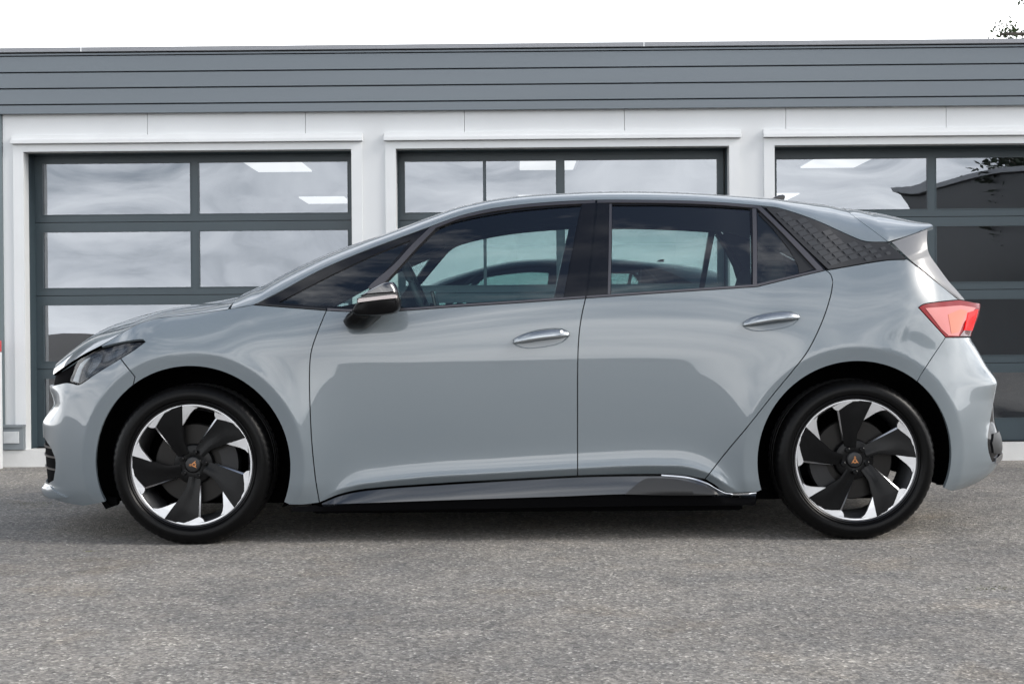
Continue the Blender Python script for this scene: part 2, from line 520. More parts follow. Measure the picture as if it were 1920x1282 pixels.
DD = .20                                # how far the doors sit behind the wall face
def sectional_door(o0, o1, pxl, pxr, mulls, px_ref, dy, bar=None, warp=1.0):
    """opening edges, door edges and mullion centre in the picture; dy shifts the rows with the camera roll"""
    x0, x1 = bx(o0), bx(o1)
    root = empty('sectional_door', (0, 0, 0), BLD)
    fw = bx(66) - bx(46.3)
    # white surround
    m = MB()
    m.box((x0 - fw, -.014, z_pl), (x0, .0, z_open)); m.box((x1, -.014, z_pl), (x1 + fw, .0, z_open))
    m.box((x0 - fw, -.014, z_open), (x1 + fw, 0.0, bz(272)))
    m.build('door_surround', B['frame_white'], root)
    m = MB()
    m.box((x0 - fw * 1.08, -.030, bz(264.2)), (x1 + fw * 1.08, -.001, bz(256)), .002)
    m.box((x0 - fw * 1.10, -.048, bz(271.2)), (x1 + fw * 1.10, -.001, bz(264.2)), .002)
    m.build('drip_ledge', B['frame_white'], root)
    # reveal: side cheeks and head
    m = MB()
    m.box((x0 - .02, .0805, 0.0), (x0 - .0005, DD + .05, z_open)); m.box((x1 + .0005, .0805, 0), (x1 + .02, DD + .05, z_open))
    m.box((x0 - .02, .0805, z_open + .0005), (x1 + .02, DD + .05, z_open + .03))
    m.build('door_reveal', B['slate'], root)
    xl, xr = bl(pxl, 400, DD)[0], bl(pxr, 400, DD)[0]
    rows = [(286 - 22, 418), (418, 555), (555, 692.5), (692.5, 838)]
    zz = lambda py: bl(px_ref, py + dy, DD)[1]
    mc = [bl(q, 400, DD)[0] for q in mulls]
    for ri, (ra, rb) in enumerate(rows):
        zt, zb = zz(ra) - .002, zz(rb) + .002
        pt = zz(306 if ri == 0 else ra + 16.5)
        pb = zz(rb - 13.0 if ri < 3 else 797)
        sec = MB()
        st_l, st_r = xl + (bl(79, 400, DD)[0] - bl(65.3, 400, DD)[0]), xr - (bl(660, 400, DD)[0] - bl(652, 400, DD)[0]) * 1.3
        mw = (mc[1] - mc[0]) / 2; mx = (mc[0] + mc[1]) / 2
        sec.box((xl, DD, pt), (xr, DD + .04, zt)); sec.box((xl, DD, zb), (xr, DD + .04, pb))
        sec.box((xl, DD, pb), (st_l, DD + .04, pt)); sec.box((st_r, DD, pb), (xr, DD + .04, pt)); sec.box((mx - mw, DD, pb), (mx + mw, DD + .04, pt))
        so = sec.build('door_section', B['slate'], root)
        for a, b in ((st_l, mx - mw), (mx + mw, st_r)):
            # rubber bead and the acrylic sheet, slightly bulged as such sheets are
            bd = MB(); w_ = .006
            bd.box((a, DD - .004, pb), (a + w_, DD + .03, pt)); bd.box((b - w_, DD - .004, pb), (b, DD + .03, pt))
            bd.box((a + w_, DD - .004, pb), (b - w_, DD + .03, pb + w_)); bd.box((a + w_, DD - .004, pt - w_), (b - w_, DD + .03, pt))
            bd.build('pane_bead', B['slate'], root)
            nx, nz = 18, 10
            V, F = [], []
            sgn = random.choice((-1, 1)); amp = random.uniform(.0005, .0016) * sgn * warp; kx, kz = random.uniform(1, 2.2), random.uniform(.8, 1.6); ph = random.uniform(0, 6)
            for i in range(nx + 1):
                for j in range(nz + 1):
                    s, t = i / nx, j / nz
                    y = DD + .012 - amp * (1 - (2*s - 1)**2) * (1 - (2*t - 1)**2) + 0.0001 * warp * math.sin(ph + kx * 6 * s) * math.sin(kz * 5 * t + ph)
                    V.append((a + .004 + (b - a - .008) * s, y, pb + .004 + (pt - pb - .008) * t))
            for i in range(nx):
                for j in range(nz):
                    q = i * (nz + 1) + j; F.append((q, q + nz + 1, q + nz + 2, q + 1))
            add_obj('pane', mesh_np('pane', V, F), B['pane'], root)
            if bar is not None and a < bar < b:  # added bar standing in for a dark reflected line in the pane
                MB().box((bar - .011, DD - .003, pb + .006), (bar + .011, DD + .03, pt - .006), .002).build('reflection_bar', B['slate'], root)
    MB().box((x0, DD - .01, 0.0), (x1, DD + .05, zz(838.5))).build('threshold', B['seal'], root)
    return root
sectional_door(46.3, 660, 65.3, 664, (358.5, 371.5), 210, 0.0 - 1.3)
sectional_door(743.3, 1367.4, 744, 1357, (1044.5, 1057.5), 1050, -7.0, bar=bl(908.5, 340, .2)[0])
sectional_door(1452.4, 2100, 1441, 2096, (1741, 1754), 1745, -11.5, warp=2.4)

# meter box low on the left pier
mbx = empty('meter_box', (bx(24), -.05, bz(820)), BLD)
x0, x1 = bx(5.5) - bx(24), bx(45) - bx(24); h0, h1 = bz(842) - bz(820), bz(797) - bz(820)
MB().box((x0, 0, h0), (x1, .045, h1), .004).build('case', B['box'], mbx)
MB().box((x0 + .01, -.010, h0 + .045), (x1 - .028, -.0005, h1 - .038), .002).build('cover_plate', B['plate'], mbx)
MB().box((x0 - .004, -.012, h1 - .010), (x1 + .004, .045, h1 + .006)).build('rain_hood', B['box'], mbx)

# workshop room
MB().box((XL - 3, .3, -.06), (XR + 3, 17, -.004)).build('workshop_floor', B['floor'], BLD)
MB().box((XL - 3, 16.8, 0), (XR + 3, 17, 2.6)).build('workshop_back_wall', B['room'], BLD)
MB().box((XL - .12, .12, 0), (XL, 16.8, 2.55)).build('workshop_side_wall', B['room'], BLD)
MB().box((XR - .2, .12, 0), (XR, 16.8, 2.55)).build('workshop_side_wall', B['room'], BLD)
MB().box((XL - 3, .26, 2.56), (XR + 3, 16.8, 2.60)).build('workshop_ceiling', B['room'], BLD)
ci = 0
desc = {(0, 0): 'nearest ceiling light panel behind the left workshop door', (0, 1): 'second ceiling light panel back behind the left workshop door', (0, 2): 'farthest ceiling light panel behind the left workshop door',
        (1, 0): 'nearest ceiling light panel behind the middle workshop door', (1, 1): 'second ceiling light panel back behind the middle workshop door', (1, 2): 'farthest ceiling light panel behind the middle workshop door',
        (2, 0): 'nearest ceiling light panel behind the right workshop door', (2, 1): 'second ceiling light panel back behind the right workshop door', (2, 2): 'farthest ceiling light panel behind the right workshop door'}
for i, x in enumerate((-2.28, .36, 3.2)):
    for j, y in enumerate((6.9, 10.3, 14.5)):
        r = empty('ceiling_light', (x, y, 2.53))
        MB().box((-.30, -.42, 0.0), (.30, .42, .028), .004).build('housing', B['frame_white'], r)
        MB().box((-.27, -.39, -.012), (.27, .39, -.0005), .003).build('diffuser', B['tube'], r)
        tag(r, desc[(i, j)], 'ceiling light', 'light panels on the workshop ceiling')
# ================================================================== the car
M = {}
M['paint'] = pmat('pale_grey_paint', (0.165, 0.195, 0.215), rough=0.30, coat=1.0, coat_rough=0.016, spec=0.4, coat_ior=1.64)
M['gloss_black'] = pmat('gloss_black', (0.006, 0.006, 0.007), rough=0.06)
M['satin_black'] = pmat('satin_black', (0.009, 0.0095, 0.0105), rough=0.42)
M['matt_black'] = pmat('matt_black', (0.0035, 0.0035, 0.004), rough=0.9, spec=0.04)
M['mirror_black'] = pmat('mirror_black', (0.004, 0.004, 0.0045), rough=0.3, spec=0.14)
M['trim'] = pmat('dark_chrome_trim', (0.16, 0.15, 0.15), rough=0.28, metal=0.85)
M['blade'] = pmat('dark_sill_blade', (0.022, 0.026, 0.032), rough=0.16, coat=0.8)
M['cabin'] = pmat('cabin_fabric', (0.06, 0.064, 0.066), rough=0.85, spec=0.25, bump=(260, 0.25, 0.002))
M['liner'] = pmat('headliner', (0.32, 0.33, 0.335), rough=0.95, spec=0.1)
M['glass'] = glass_mat('side_glass', (0.66, 0.80, 0.78), 0.045, 1.9)
M['windscreen'] = glass_mat('windscreen_glass', (0.60, 0.74, 0.72), 0.045, 1.1)
M['privacy'] = glass_mat('dark_hatch_glass', (0.10, 0.12, 0.12), 0.045, 1.2)
M['pillar_tex'] = pmat('pillar_facets', (0.022, 0.024, 0.027), rough=0.36, coat=0.2, coat_rough=0.12)
M['pillar_base'] = pmat('pillar_base', (0.016, 0.017, 0.019), rough=0.5)
M['silver'] = pmat('machined_alloy', (0.74, 0.75, 0.77), rough=0.3, metal=1.0)
M['flange'] = pmat('rim_flange', (0.05, 0.05, 0.053), rough=0.3, metal=0.6)
M['edge'] = pmat('spoke_edge_glint', (0.42, 0.43, 0.45), rough=0.28, metal=1.0)
M['barrel'] = pmat('rim_barrel', (0.20, 0.205, 0.215), rough=0.35, metal=0.9)
M['wheel_black'] = pmat('wheel_black', (0.0035, 0.0037, 0.0042), rough=0.25, spec=.20)
M['rubber'] = pmat('tyre_rubber', (0.0035, 0.0035, 0.0037), rough=0.30, spec=0.13, bump=(90, 0.12, 0.003))
M['disc'] = pmat('brake_disc', (0.03, 0.029, 0.028), rough=0.45, metal=0.9)
M['caliper'] = pmat('caliper', (0.03, 0.03, 0.031), rough=0.5, metal=0.5)
M['copper'] = pmat('copper_badge', (0.62, 0.28, 0.12), rough=0.3, metal=0.9)
M['chrome'] = pmat('handle_satin_chrome', (0.55, 0.56, 0.58), rough=0.16, metal=1.0)
M['lens'] = glass_mat('lamp_lens', (0.90, 0.93, 0.95), 0.045, 1.0)
M['reflector'] = pmat('lamp_reflector', (0.55, 0.58, 0.62), rough=0.2, metal=0.9)
M['lamp_dark'] = pmat('lamp_inner_dark', (0.05, 0.056, 0.066), rough=0.25, metal=0.6)
M['white_plastic'] = pmat('white_plastic', (0.75, 0.77, 0.78), rough=0.3)
M['tail_red'] = pmat('tail_lamp_red', (0.22, 0.005, 0.010), rough=0.3, spec=.12, coat=0.2, coat_rough=0.01)
M['tail_bright'] = pmat('tail_lamp_bright', (0.62, 0.008, 0.010), rough=0.3, spec=.1, coat=0.1, coat_rough=0.05, emit=(0.9, 0.015, 0.015), estr=0.6)
M['tail_dark'] = pmat('tail_lamp_dark_red', (0.10, 0.004, 0.006), rough=0.2, coat=1.0)
M['tail_amber'] = pmat('tail_lamp_amber', (0.60, 0.20, 0.13), rough=0.3, spec=.15, coat=0.3)
M['tail_glare'] = pmat('tail_lamp_glare', (0.58, 0.20, 0.19), rough=0.3, spec=.15, coat=0.3)  # pale pink carries the sun glare that washes out the lamp's red
M['indicator'] = pmat('indicator_strip', (0.50, 0.44, 0.43), rough=0.25, coat=0.6)
M['wheel_grey'] = pmat('steering_grip', (0.10, 0.12, 0.125), rough=0.4)

WY = -0.885                                            # outer face of the near wheels
R_TYRE, HUB_Z = 0.337, 0.333
HUBF = np.array([at(358.5, 875, WY)[0], HUB_Z])
HUBR = np.array([at(1606, 865, WY)[0], HUB_Z])
R_ARCH, R_CREASE = 0.412, 0.474

def xs(px): return at(px, 700, -0.87)[0]

# ---- top edge of the lower body: picture point and half width before the ends round off
TOPL = [(60, 712, .87), (97, 703, .865), (125, 688, .86), (152, 669, .85), (178, 656, .835), (214, 640, .815), (240, 618, .79),
        (262, 606, .775), (292, 597, .765), (351, 590, .762), (429, 579, .776), (475, 571.5, .795), (547, 577, .822), (617, 581, .838), (748, 581, .850),
        (857, 574, .855), (967, 567, .858), (1098, 558.5, .858), (1242, 548.5, .853), (1351, 541, .846), (1419, 537, .838),
        (1497, 518, .825), (1548, 506, .813), (1589, 500, .800), (1632, 492.5, .792), (1664, 488, .790), (1701, 486, .792),
        (1750, 510, .804), (1797, 550, .818), (1840, 572, .826), (1900, 576, .83)]
_tp = np.array([[*at(a, b, -c)[[0, 2]], c] for a, b, c in TOPL])
f_ztop, f_stop = Spline(_tp[:, 0], _tp[:, 1]), Spline(_tp[:, 0], _tp[:, 2])
f_smax = Pchip([-2.4, -1.6, -0.8, 0.4, 1.2, 1.8, 2.4], [.878, .880, .886, .888, .886, .880, .876])
f_roll = Pchip([-2.4, -1.9, -1.3, -0.7, 0.0, 0.9, 1.4, 2.2], [.10, .15, .20, .22, .26, .30, .34, .30])
CREASE = [(560, 948), (600, 936), (630, 921), (665, 910), (720, 902), (790, 895), (940, 886), (1080, 878), (1160, 874), (1240, 872.5),
          (1290, 875), (1330, 887.5), (1370, 913), (1400, 928)]
_cr = np.array([at(a, b, -.895)[[0, 2]] for a, b in CREASE])
f_crease = Spline(_cr[:, 0], _cr[:, 1])

def softmin(a, b, s):
    m = np.minimum(a, b)
    return m - s * np.log(np.exp(-(a - m) / s) + np.exp(-(b - m) / s))

def base_S(x, z):
    x, z = np.asarray(x, float), np.asarray(z, float)
    zt, st, sm, L = f_ztop(x), f_stop(x), f_smax(x), f_roll(x)
    q = 1 - (zt - z) / L
    g = np.where(q > 0, np.where(q <= 1, np.clip(q, 0, 1) ** 2.3, 1 + 2.3 * (q - 1)), 0)
    S = sm - (sm - st) * g
    S = S - 0.11 * np.clip(0.70 - z, 0, 1) ** 2
    for (hx, hz), A, w in ((HUBF, .028, .10), (HUBR, .031, .14)):
        r = np.hypot(x - hx, z - hz)
        out = A * np.exp(-np.clip(r - R_CREASE, -.1, 9) / w)
        ins = A - 0.17 * (R_CREASE - r)
        S = S + np.where(r > R_CREASE + .03, out, softmin(out, ins, .0016)) * sstep(.10, .26, z)
    zc = f_crease(x)
    d = z - zc
    up = .024 * np.exp(-np.clip(d, -.1, 9) / .034)
    dn = .024 + .80 * d
    mk = sstep(xs(590), xs(680), x) * (1 - sstep(xs(1340), xs(1395), x))
    S = S + np.where(d > .03, up, softmin(up, dn, .0016)) * mk
    return S

class LowerBody:
    xa, xb, na, nb = -1.22, 1.42, 3.1, 3.3
    def __init__(s):
        s.f_xn = s.f_xt = None
        for tagk, n in (('a', s.na), ('b', s.nb)):
            ph = np.concatenate([np.linspace(0, 1, 600) ** 3 * .5, np.linspace(.5, math.pi / 2, 900)[1:]])
            t, c = np.sin(ph) ** (2 / n), np.clip(np.cos(ph), 0, 1) ** (2 / n)
            t[-1], c[-1] = 1, 0
            X, Y = t * .92, c * .87
            sl = np.concatenate([[0], np.cumsum(np.hypot(np.diff(X), np.diff(Y)))])
            setattr(s, 'tab' + tagk, (sl, t, c))
        s.umin, s.umax = s.xa - s.taba[0][-1], s.xb + s.tabb[0][-1]
    def xn(s, z, t):
        w = sstep(.72, .93, t); a = s.f_xn0(z)
        return a + (s.f_xn(z) - a) * w
    def xt(s, z, t):
        w = sstep(.66, .91, t); a = s.f_xt0(z)
        return a + (s.f_xt(z) - a) * w
    def t_of(s, x, z):
        x, z = np.asarray(x, float), np.asarray(z, float)
        t = np.zeros(np.broadcast(x, z).shape) + .5
        for it in range(9):
            t = np.where(x < s.xa, (s.xa - x) / (s.xa - s.xn(z, t)), np.where(x > s.xb, (x - s.xb) / (s.xt(z, t) - s.xb), 0))
        return t
    def P(s, u, z):
        u, z = np.asarray(u, float), np.asarray(z, float)
        sl, tt, cc = s.taba; t1 = np.interp(s.xa - u, sl, tt); c1 = np.interp(s.xa - u, sl, cc)
        sl, tt, cc = s.tabb; t2 = np.interp(u - s.xb, sl, tt); c2 = np.interp(u - s.xb, sl, cc)
        x = np.where(u < s.xa, s.xa - t1 * (s.xa - s.xn(z, t1)), np.where(u > s.xb, s.xb + t2 * (s.xt(z, t2) - s.xb), u))
        k = np.where(u < s.xa, c1, np.where(u > s.xb, c2, 1.0))
        return np.stack([x, -base_S(x, z) * k, z], -1)
    def S(s, x, z):
        t = s.t_of(x, z)
        n = np.where(x < s.xa, s.na, s.nb)
        k = np.where(t < 1, np.clip(1 - np.clip(t, 0, 1) ** n, 0, 1) ** (1 / n), -1.5 * (t - 1))
        return base_S(x, z) * k
    def u_of(s, x, z):
        if x < s.xa:
            sl, tt, cc = s.taba
            return s.xa - np.interp(s.t_of(x, z), tt, sl)
        if x > s.xb:
            sl, tt, cc = s.tabb
            return s.xb + np.interp(s.t_of(x, z), tt, sl)
        return float(x)
    def pick(s, px, py):
        d = rays([(px, py)])[0]
        Y = np.linspace(-1.02, 0.0, 520)
        t = (Y - CAM[1]) / d[1]
        x, z = CAM[0] + d[0] * t, CAM[2] + d[2] * t
        g = -Y - s.S(x, z)
        i = np.where(g <= 0)[0]
        if len(i):
            i = i[0]
            f = 0 if i == 0 else g[i - 1] / (g[i - 1] - g[i])
            i0 = max(i - 1, 0)
            xx, zz = x[i0] + (x[i] - x[i0]) * f, z[i0] + (z[i] - z[i0]) * f
        else:
            i = int(np.argmin(g)); xx, zz = x[i], z[i]
        return np.array([s.u_of(xx, zz), zz])

LB = LowerBody()
# ---- ends: the outline seen in the picture, fitted row by row
NOSE = [(97, 690), (96.5, 703), (94, 716), (93, 726), (99, 745), (101, 757), (90, 775), (80, 794), (80.5, 808), (81, 822), (82, 850), (84, 880), (86, 903),
        (79, 915), (80, 922), (90, 930), (116, 940), (160, 950)]
TAIL = [(1815, 490), (1826, 525), (1834, 553), (1837, 572), (1834, 590), (1826, 612), (1820, 631), (1831, 651.5), (1848, 682), (1870, 718.5), (1868, 732), (1865, 747), (1866, 780), (1871, 803),
        (1877, 820), (1880, 840), (1879, 855), (1873, 866), (1863, 881), (1844, 897), (1815, 912), (1783, 922)]
def fit_end(rows, front):
    rows = np.array(rows, float)
    Y0 = -0.5
    z = np.array([at(a, b, Y0)[2] for a, b in rows])
    x = np.array([at(a, b, Y0)[0] for a, b in rows]) * (1.03 if front else 1.02)
    zt = rows[:, 1]
    o = np.argsort(z); z, x, rows = z[o], x[o], rows[o]
    fpx = Pchip(rows[::-1, 1], rows[::-1, 0])
    for it in range(14):
        f = Pchip(z, x)
        if front: LB.f_xn = f
        else: LB.f_xt = f
        u = np.linspace(LB.umin, -1.8, 160) if front else np.linspace(1.75, LB.umax, 160)
        for i in range(len(z)):
            q = project(LB.P(u, np.full_like(u, z[i])))
            k = np.argmin(q[:, 0]) if front else np.argmax(q[:, 0])
            x[i] -= (q[k, 0] - fpx(q[k, 1])) / 385.0 * 0.9
    return Pchip(z, x)
LB.f_xn = Pchip([0, 2], [-2.15, -2.15]); LB.f_xt = Pchip([0, 2], [2.12, 2.12])
LB.f_xn0 = Pchip([.10, .22, .40, .60, .72, .80, 1.2], [-2.02, -2.14, -2.17, -2.15, -2.11, -2.06, -1.9])
LB.f_xt0 = Pchip([.10, .22, .35, .50, .62, .80, .95, 1.2], [1.95, 2.05, 2.11, 2.13, 2.12, 2.08, 2.08, 2.06])
LB.f_xn = fit_end(NOSE, True)
LB.f_xt = fit_end(TAIL, False)

# ---- upper body (side windows, pillars)
f_gk = Pchip([-1.4, -0.6, 0.6, 1.1, 1.4, 1.7], [.50, .46, .46, .50, .62, .80])
class UpperBody:
    def S(s, x, z):
        d = z - f_ztop(x)
        return f_stop(x) - f_gk(x) * d - .32 * np.clip(d, 0, 9) ** 2
    def P(s, u, z):
        u, z = np.asarray(u, float), np.asarray(z, float)
        return np.stack([u, -s.S(u, z), z], -1)
    def pick(s, px, py):
        d = rays([(px, py)])[0]
        Y = np.linspace(-1.02, 0.0, 520); t = (Y - CAM[1]) / d[1]
        x, z = CAM[0] + d[0] * t, CAM[2] + d[2] * t
        g = -Y - s.S(x, z)
        i = int(np.where(g <= 0)[0][0])
        f = g[i - 1] / (g[i - 1] - g[i])
        return np.array([x[i-1] + (x[i] - x[i-1]) * f, z[i-1] + (z[i] - z[i-1]) * f])
UB = UpperBody()

# ---- caps: a section across the car from an edge curve on the side to the centre line
class Cap:
    """u runs along x, v from the near edge (0) to the centre line (1)"""
    def __init__(s, edge3d, outline, kin, kup, kc, bow=None, sm=3, smooth=0):
        e = np.array(edge3d)
        s.fz, s.fy = Spline(e[:, 0], e[:, 2]), Spline(e[:, 0], -e[:, 1])
        if smooth:                                   # iron small wobbles out of the traced edge
            uu = np.linspace(e[:, 0].min(), e[:, 0].max(), 121); kk = np.exp(-np.linspace(-2, 2, 2 * smooth + 1) ** 2); kk /= kk.sum()
            f = lambda a: np.convolve(np.pad(a, smooth, mode='reflect', reflect_type='odd'), kk, mode='valid')[::4]
            s.fz, s.fy = Spline(uu[::4], f(s.fz(uu))), Spline(uu[::4], f(s.fy(uu)))
        s.kin, s.kup, s.kc, s.bow = kin, kup, kc, bow or (lambda u: 0 * u)
        s.u0, s.u1 = e[:, 0].min(), e[:, 0].max()
        o = np.array(outline, float); fo = Spline(o[:, 0], o[:, 1])
        U = np.linspace(s.u0, s.u1, 91)
        crown = np.full(len(U), .06)
        v = np.linspace(0, 1, 60)
        for it in range(12):
            s.fc = Spline(U, crown)
            for i, uu in enumerate(U):
                q = project(s.P(np.full(60, uu), v))
                k = np.argmin(q[:, 1])
                crown[i] += np.clip((q[k, 1] - fo(q[k, 0])) / 400.0, -.03, .03) * .8
            crown = np.clip(crown, .004, .4)
        k = np.exp(-np.linspace(-2, 2, 2 * sm + 1) ** 2); k /= k.sum()
        crown = np.convolve(np.pad(crown, sm, mode='reflect', reflect_type='odd'), k, mode='valid')
        s.fc = Spline(U[::3] if (len(U) - 1) % 3 == 0 else U, crown[::3] if (len(U) - 1) % 3 == 0 else crown)
    def P(s, u, v):
        u, v = np.asarray(u, float), np.asarray(v, float)
        W, z0, c = s.fy(u), s.fz(u), s.fc(u)
        ki, ku, kc = s.kin(u), s.kup(u), s.kc(u)
        y0, y1, y2 = -W, -W + ki * W, -W * kc
        z1, z2, z3 = z0 + ku * c, z0 + c, z0 + c
        b0, b1, b2, b3 = (1-v)**3, 3*v*(1-v)**2, 3*v*v*(1-v), v**3
        y = b0*y0 + b1*y1 + b2*y2
        z = b0*z0 + b1*z1 + b2*z2 + b3*z3
        x = u - s.bow(u) * (1 - (y / np.maximum(W, 1e-4)) ** 2)
        return np.stack([x, y, z], -1)
    def pick(s, px, py, vmax=0.75):
        U, V = np.meshgrid(np.linspace(s.u0, s.u1, 240), np.linspace(0, vmax, 60), indexing='ij')
        q = project(s.P(U.ravel(), V.ravel()))
        k = int(np.argmin(np.hypot(q[:, 0] - px, q[:, 1] - py)))
        u, v = U.ravel()[k], V.ravel()[k]
        du, dv = .01, .02
        for it in range(6):
            gu, gv = np.meshgrid(np.linspace(-1, 1, 9) * du + u, np.clip(np.linspace(-1, 1, 9) * dv + v, 0, 1), indexing='ij')
            q = project(s.P(gu.ravel(), gv.ravel()))
            k = int(np.argmin(np.hypot(q[:, 0] - px, q[:, 1] - py)))
            u, v = gu.ravel()[k], gv.ravel()[k]; du *= .4; dv *= .4
        return np.array([u, v])

# ------------------------------------------------------------------ panels cut from those surfaces
def normals_of(P, uv, hint, eu, ev):
    du = P(uv[:, 0] + eu, uv[:, 1]) - P(uv[:, 0] - eu, uv[:, 1])
    dv = P(uv[:, 0], uv[:, 1] + ev) - P(uv[:, 0], uv[:, 1] - ev)
    n = np.cross(du, dv)
    l = np.linalg.norm(n, axis=1); n = n / np.maximum(l, 1e-12)[:, None]
    if np.sum(n @ np.asarray(hint, float)) < 0: n = -n
    return n

def to_uv(surf, pts):
    out = []
    for q in pts:
        out.append(np.array(q[1:]) if q[0] == 'uz' else surf.pick(q[0], q[1]))
    return np.array(out)

def panel(name, surf, pts, mat, parent, off=0.0, inset=0.0022, rim=0.012, h=0.017, holes=(), hint=(0, -1, 0), both='mirror',
          sc=(1.0, 1.0), keep_ctr=None, extra=None, label=None):
    """cut a sheet out of a surface. both: 'mirror' = a second object on the far side, 'join' = one mesh over both sides, 'near'"""
    SC = np.array(sc)
    loop = to_uv(surf, pts) * SC
    ctr = None
    if inset: loop = inset_poly(loop, inset)
    if keep_ctr is not None:                    # put points meant for the centre line back on it
        for i in range(len(loop)):
            if abs(loop[i, keep_ctr[0]] - keep_ctr[1] * SC[keep_ctr[0]]) < inset * 2.5 + .004:
                loop[i, keep_ctr[0]] = keep_ctr[1] * SC[keep_ctr[0]]
    hl = [to_uv(surf, q) * SC for q in holes]
    loop_r = resample(np.asarray(loop), h * .7)
    hl_r = [resample(np.asarray(q), h * .7) for q in hl]
    lo, hi = loop_r.min(0), loop_r.max(0)
    gx, gy = np.meshgrid(np.arange(lo[0] + h / 2, hi[0], h), np.arange(lo[1] + h / 2, hi[1], h * .9))
    gx[::2] += h / 2
    G = np.stack([gx.ravel(), gy.ravel()], 1)
    if extra is not None: G = np.vstack([G, np.asarray(extra) * SC])
    G = G[inpoly(G, loop_r)]
    for q in hl_r: G = G[~inpoly(G, q)]
    if len(G):
        d = dist_to_loop(G, loop_r)
        for q in hl_r: d = np.minimum(d, dist_to_loop(G, q))
        G = G[d > h * .42]
    pts2 = [loop_r] + hl_r
    verts, edges, o = [], [], 0
    for q in pts2:
        n = len(q)
        verts += [Vector((float(a), float(b))) for a, b in q]
        edges += [(o + i, o + (i + 1) % n) for i in range(n)]
        o += n
    verts += [Vector((float(a), float(b))) for a, b in G]
    vo, eo, fo, *_ = delaunay_2d_cdt(verts, edges, [], 0, 1e-6)
    V2 = np.array([(v.x, v.y) for v in vo]); F = np.array([f for f in fo if len(f) == 3], int)
    c = V2[F].mean(1)
    ok = inpoly(c, loop_r)
    for q in hl_r: ok &= ~inpoly(c, q)
    F = F[ok]
    used = np.unique(F); mp = -np.ones(len(V2), int); mp[used] = np.arange(len(used))
    V2, F = V2[used] / SC, mp[F]
    P3 = surf.P(V2[:, 0], V2[:, 1])
    N = normals_of(surf.P, V2, hint, .0015, .0015 / SC[1])
    P3 = P3 + N * off
    fn = np.cross(P3[F[:, 1]] - P3[F[:, 0]], P3[F[:, 2]] - P3[F[:, 0]])
    flip = np.sum(fn * N[F[:, 0]], 1) < 0
    F[flip] = F[flip][:, ::-1]
    faces = [tuple(f) for f in F]
    if rim:
        cnt = {}
        for f in faces:
            for a, b in ((f[0], f[1]), (f[1], f[2]), (f[2], f[0])):
                cnt[(a, b)] = 1
        bd = [(a, b) for (a, b) in cnt if (b, a) not in cnt]
        if keep_ctr is not None:
            k, val = keep_ctr
            bd = [(a, b) for a, b in bd if not (abs(V2[a, k] - val) < 1e-4 and abs(V2[b, k] - val) < 1e-4)]
        exV, exN = [], []
        base = len(P3)
        for a, b in bd:
            ev = P3[b] - P3[a]; nn = N[a] + N[b]
            side = np.cross(ev, nn)
            i0 = base + len(exV)
            exV += [P3[a], P3[b], P3[b] - N[b] * rim, P3[a] - N[a] * rim]
            exN += [side] * 4
            faces.append((i0, i0 + 3, i0 + 2, i0 + 1))
        if exV:
            P3 = np.vstack([P3, exV]); N = np.vstack([N, exN])
    MIR = np.array([1, -1, 1.0])
    objs = []
    if both == 'join':
        n = len(P3)
        V = np.vstack([P3, P3 * MIR]); NN = np.vstack([N, N * MIR])
        FF = faces + [tuple(n + i for i in reversed(f)) for f in faces]
        objs.append(add_obj(name, mesh_np(name, V, FF, NN), mat, parent))
    else:
        objs.append(add_obj(name, mesh_np(name, P3, faces, N), mat, parent))
        if both == 'mirror':
            par2 = parent
            if isinstance(parent, bpy.types.Object) and parent.get('_far'):
                par2 = bpy.data.objects[parent['_far']]
            far = add_obj(name, mesh_np(name, P3 * MIR, [tuple(reversed(f)) for f in faces], N * MIR), mat, par2)
            objs[0]['_far'] = far.name
            objs.append(far)
    return objs[0]

def arc(hub, r, a0, a1, n=40):
    """points on the body side round a wheel; angles in degrees from straight up, clockwise"""
    out = []
    for a in np.linspace(rad(a0), rad(a1), n):
        x, z = hub[0] + r * math.sin(a), hub[1] + r * math.cos(a)
        out.append(('uz', float(LB.u_of(x, z)), float(z)))
    return out

def arch_angle(hub, px, py):
    u = LB.pick(px, py); p = LB.P(u[0], u[1])
    return math.degrees(math.atan2(p[0] - hub[0], p[2] - hub[1]))

CAR = empty('parked_car', (0, 0, 0))
tag(CAR, 'pale grey five-door electric hatchback parked side-on in front of the workshop doors', 'car')

# ---- traced panel lines (picture points)
c_fd = crv([(612, 582), (597, 618.5), (584, 657), (580.5, 692), (581, 755), (585, 833), (592, 900), (599, 942)])
c_bd = crv([(1098, 559), (1091, 590), (1086, 625), (1083.5, 670), (1083, 760), (1083, 850), (1083, 891.5)])
c_rd = crv([(1548.5, 506.5), (1557, 514), (1561, 528), (1557, 556), (1541, 604), (1515, 657), (1487, 694), (1450, 739), (1401.7, 799.6), (1361, 848), (1322, 898)])
c_sf = crv([(599, 942), (640, 925.5), (690, 916), (840, 905), (960, 898), (1083, 891.5)])
c_sr = crv([(1083, 891.5), (1160, 889.5), (1240, 889), (1290, 892.5), (1322, 898)])
c_sq = crv([(1322, 898), (1340, 909), (1352, 919), (1366, 923.5), (1420, 922)])
c_bf = crv([(475, 571.5), (547, 577), (612, 582)])
c_bfd = crv([(612, 582), (657, 584), (748, 582.5), (857.5, 575), (967, 568), (1098, 559)])
c_brd = crv([(1098, 559), (1242, 549), (1351, 542), (1419, 537.5)]) + crv([(1419, 537.5), (1497, 518.5), (1548.5, 506.5)])[1:]
c_hood = crv([(429, 579), (351, 590), (292, 597), (262, 606), (236, 619.5), (212, 634), (190, 648)])
c_hlt = crv([(190, 650.5), (214, 644.5), (240, 639.5), (267, 636.5), (272, 641)])
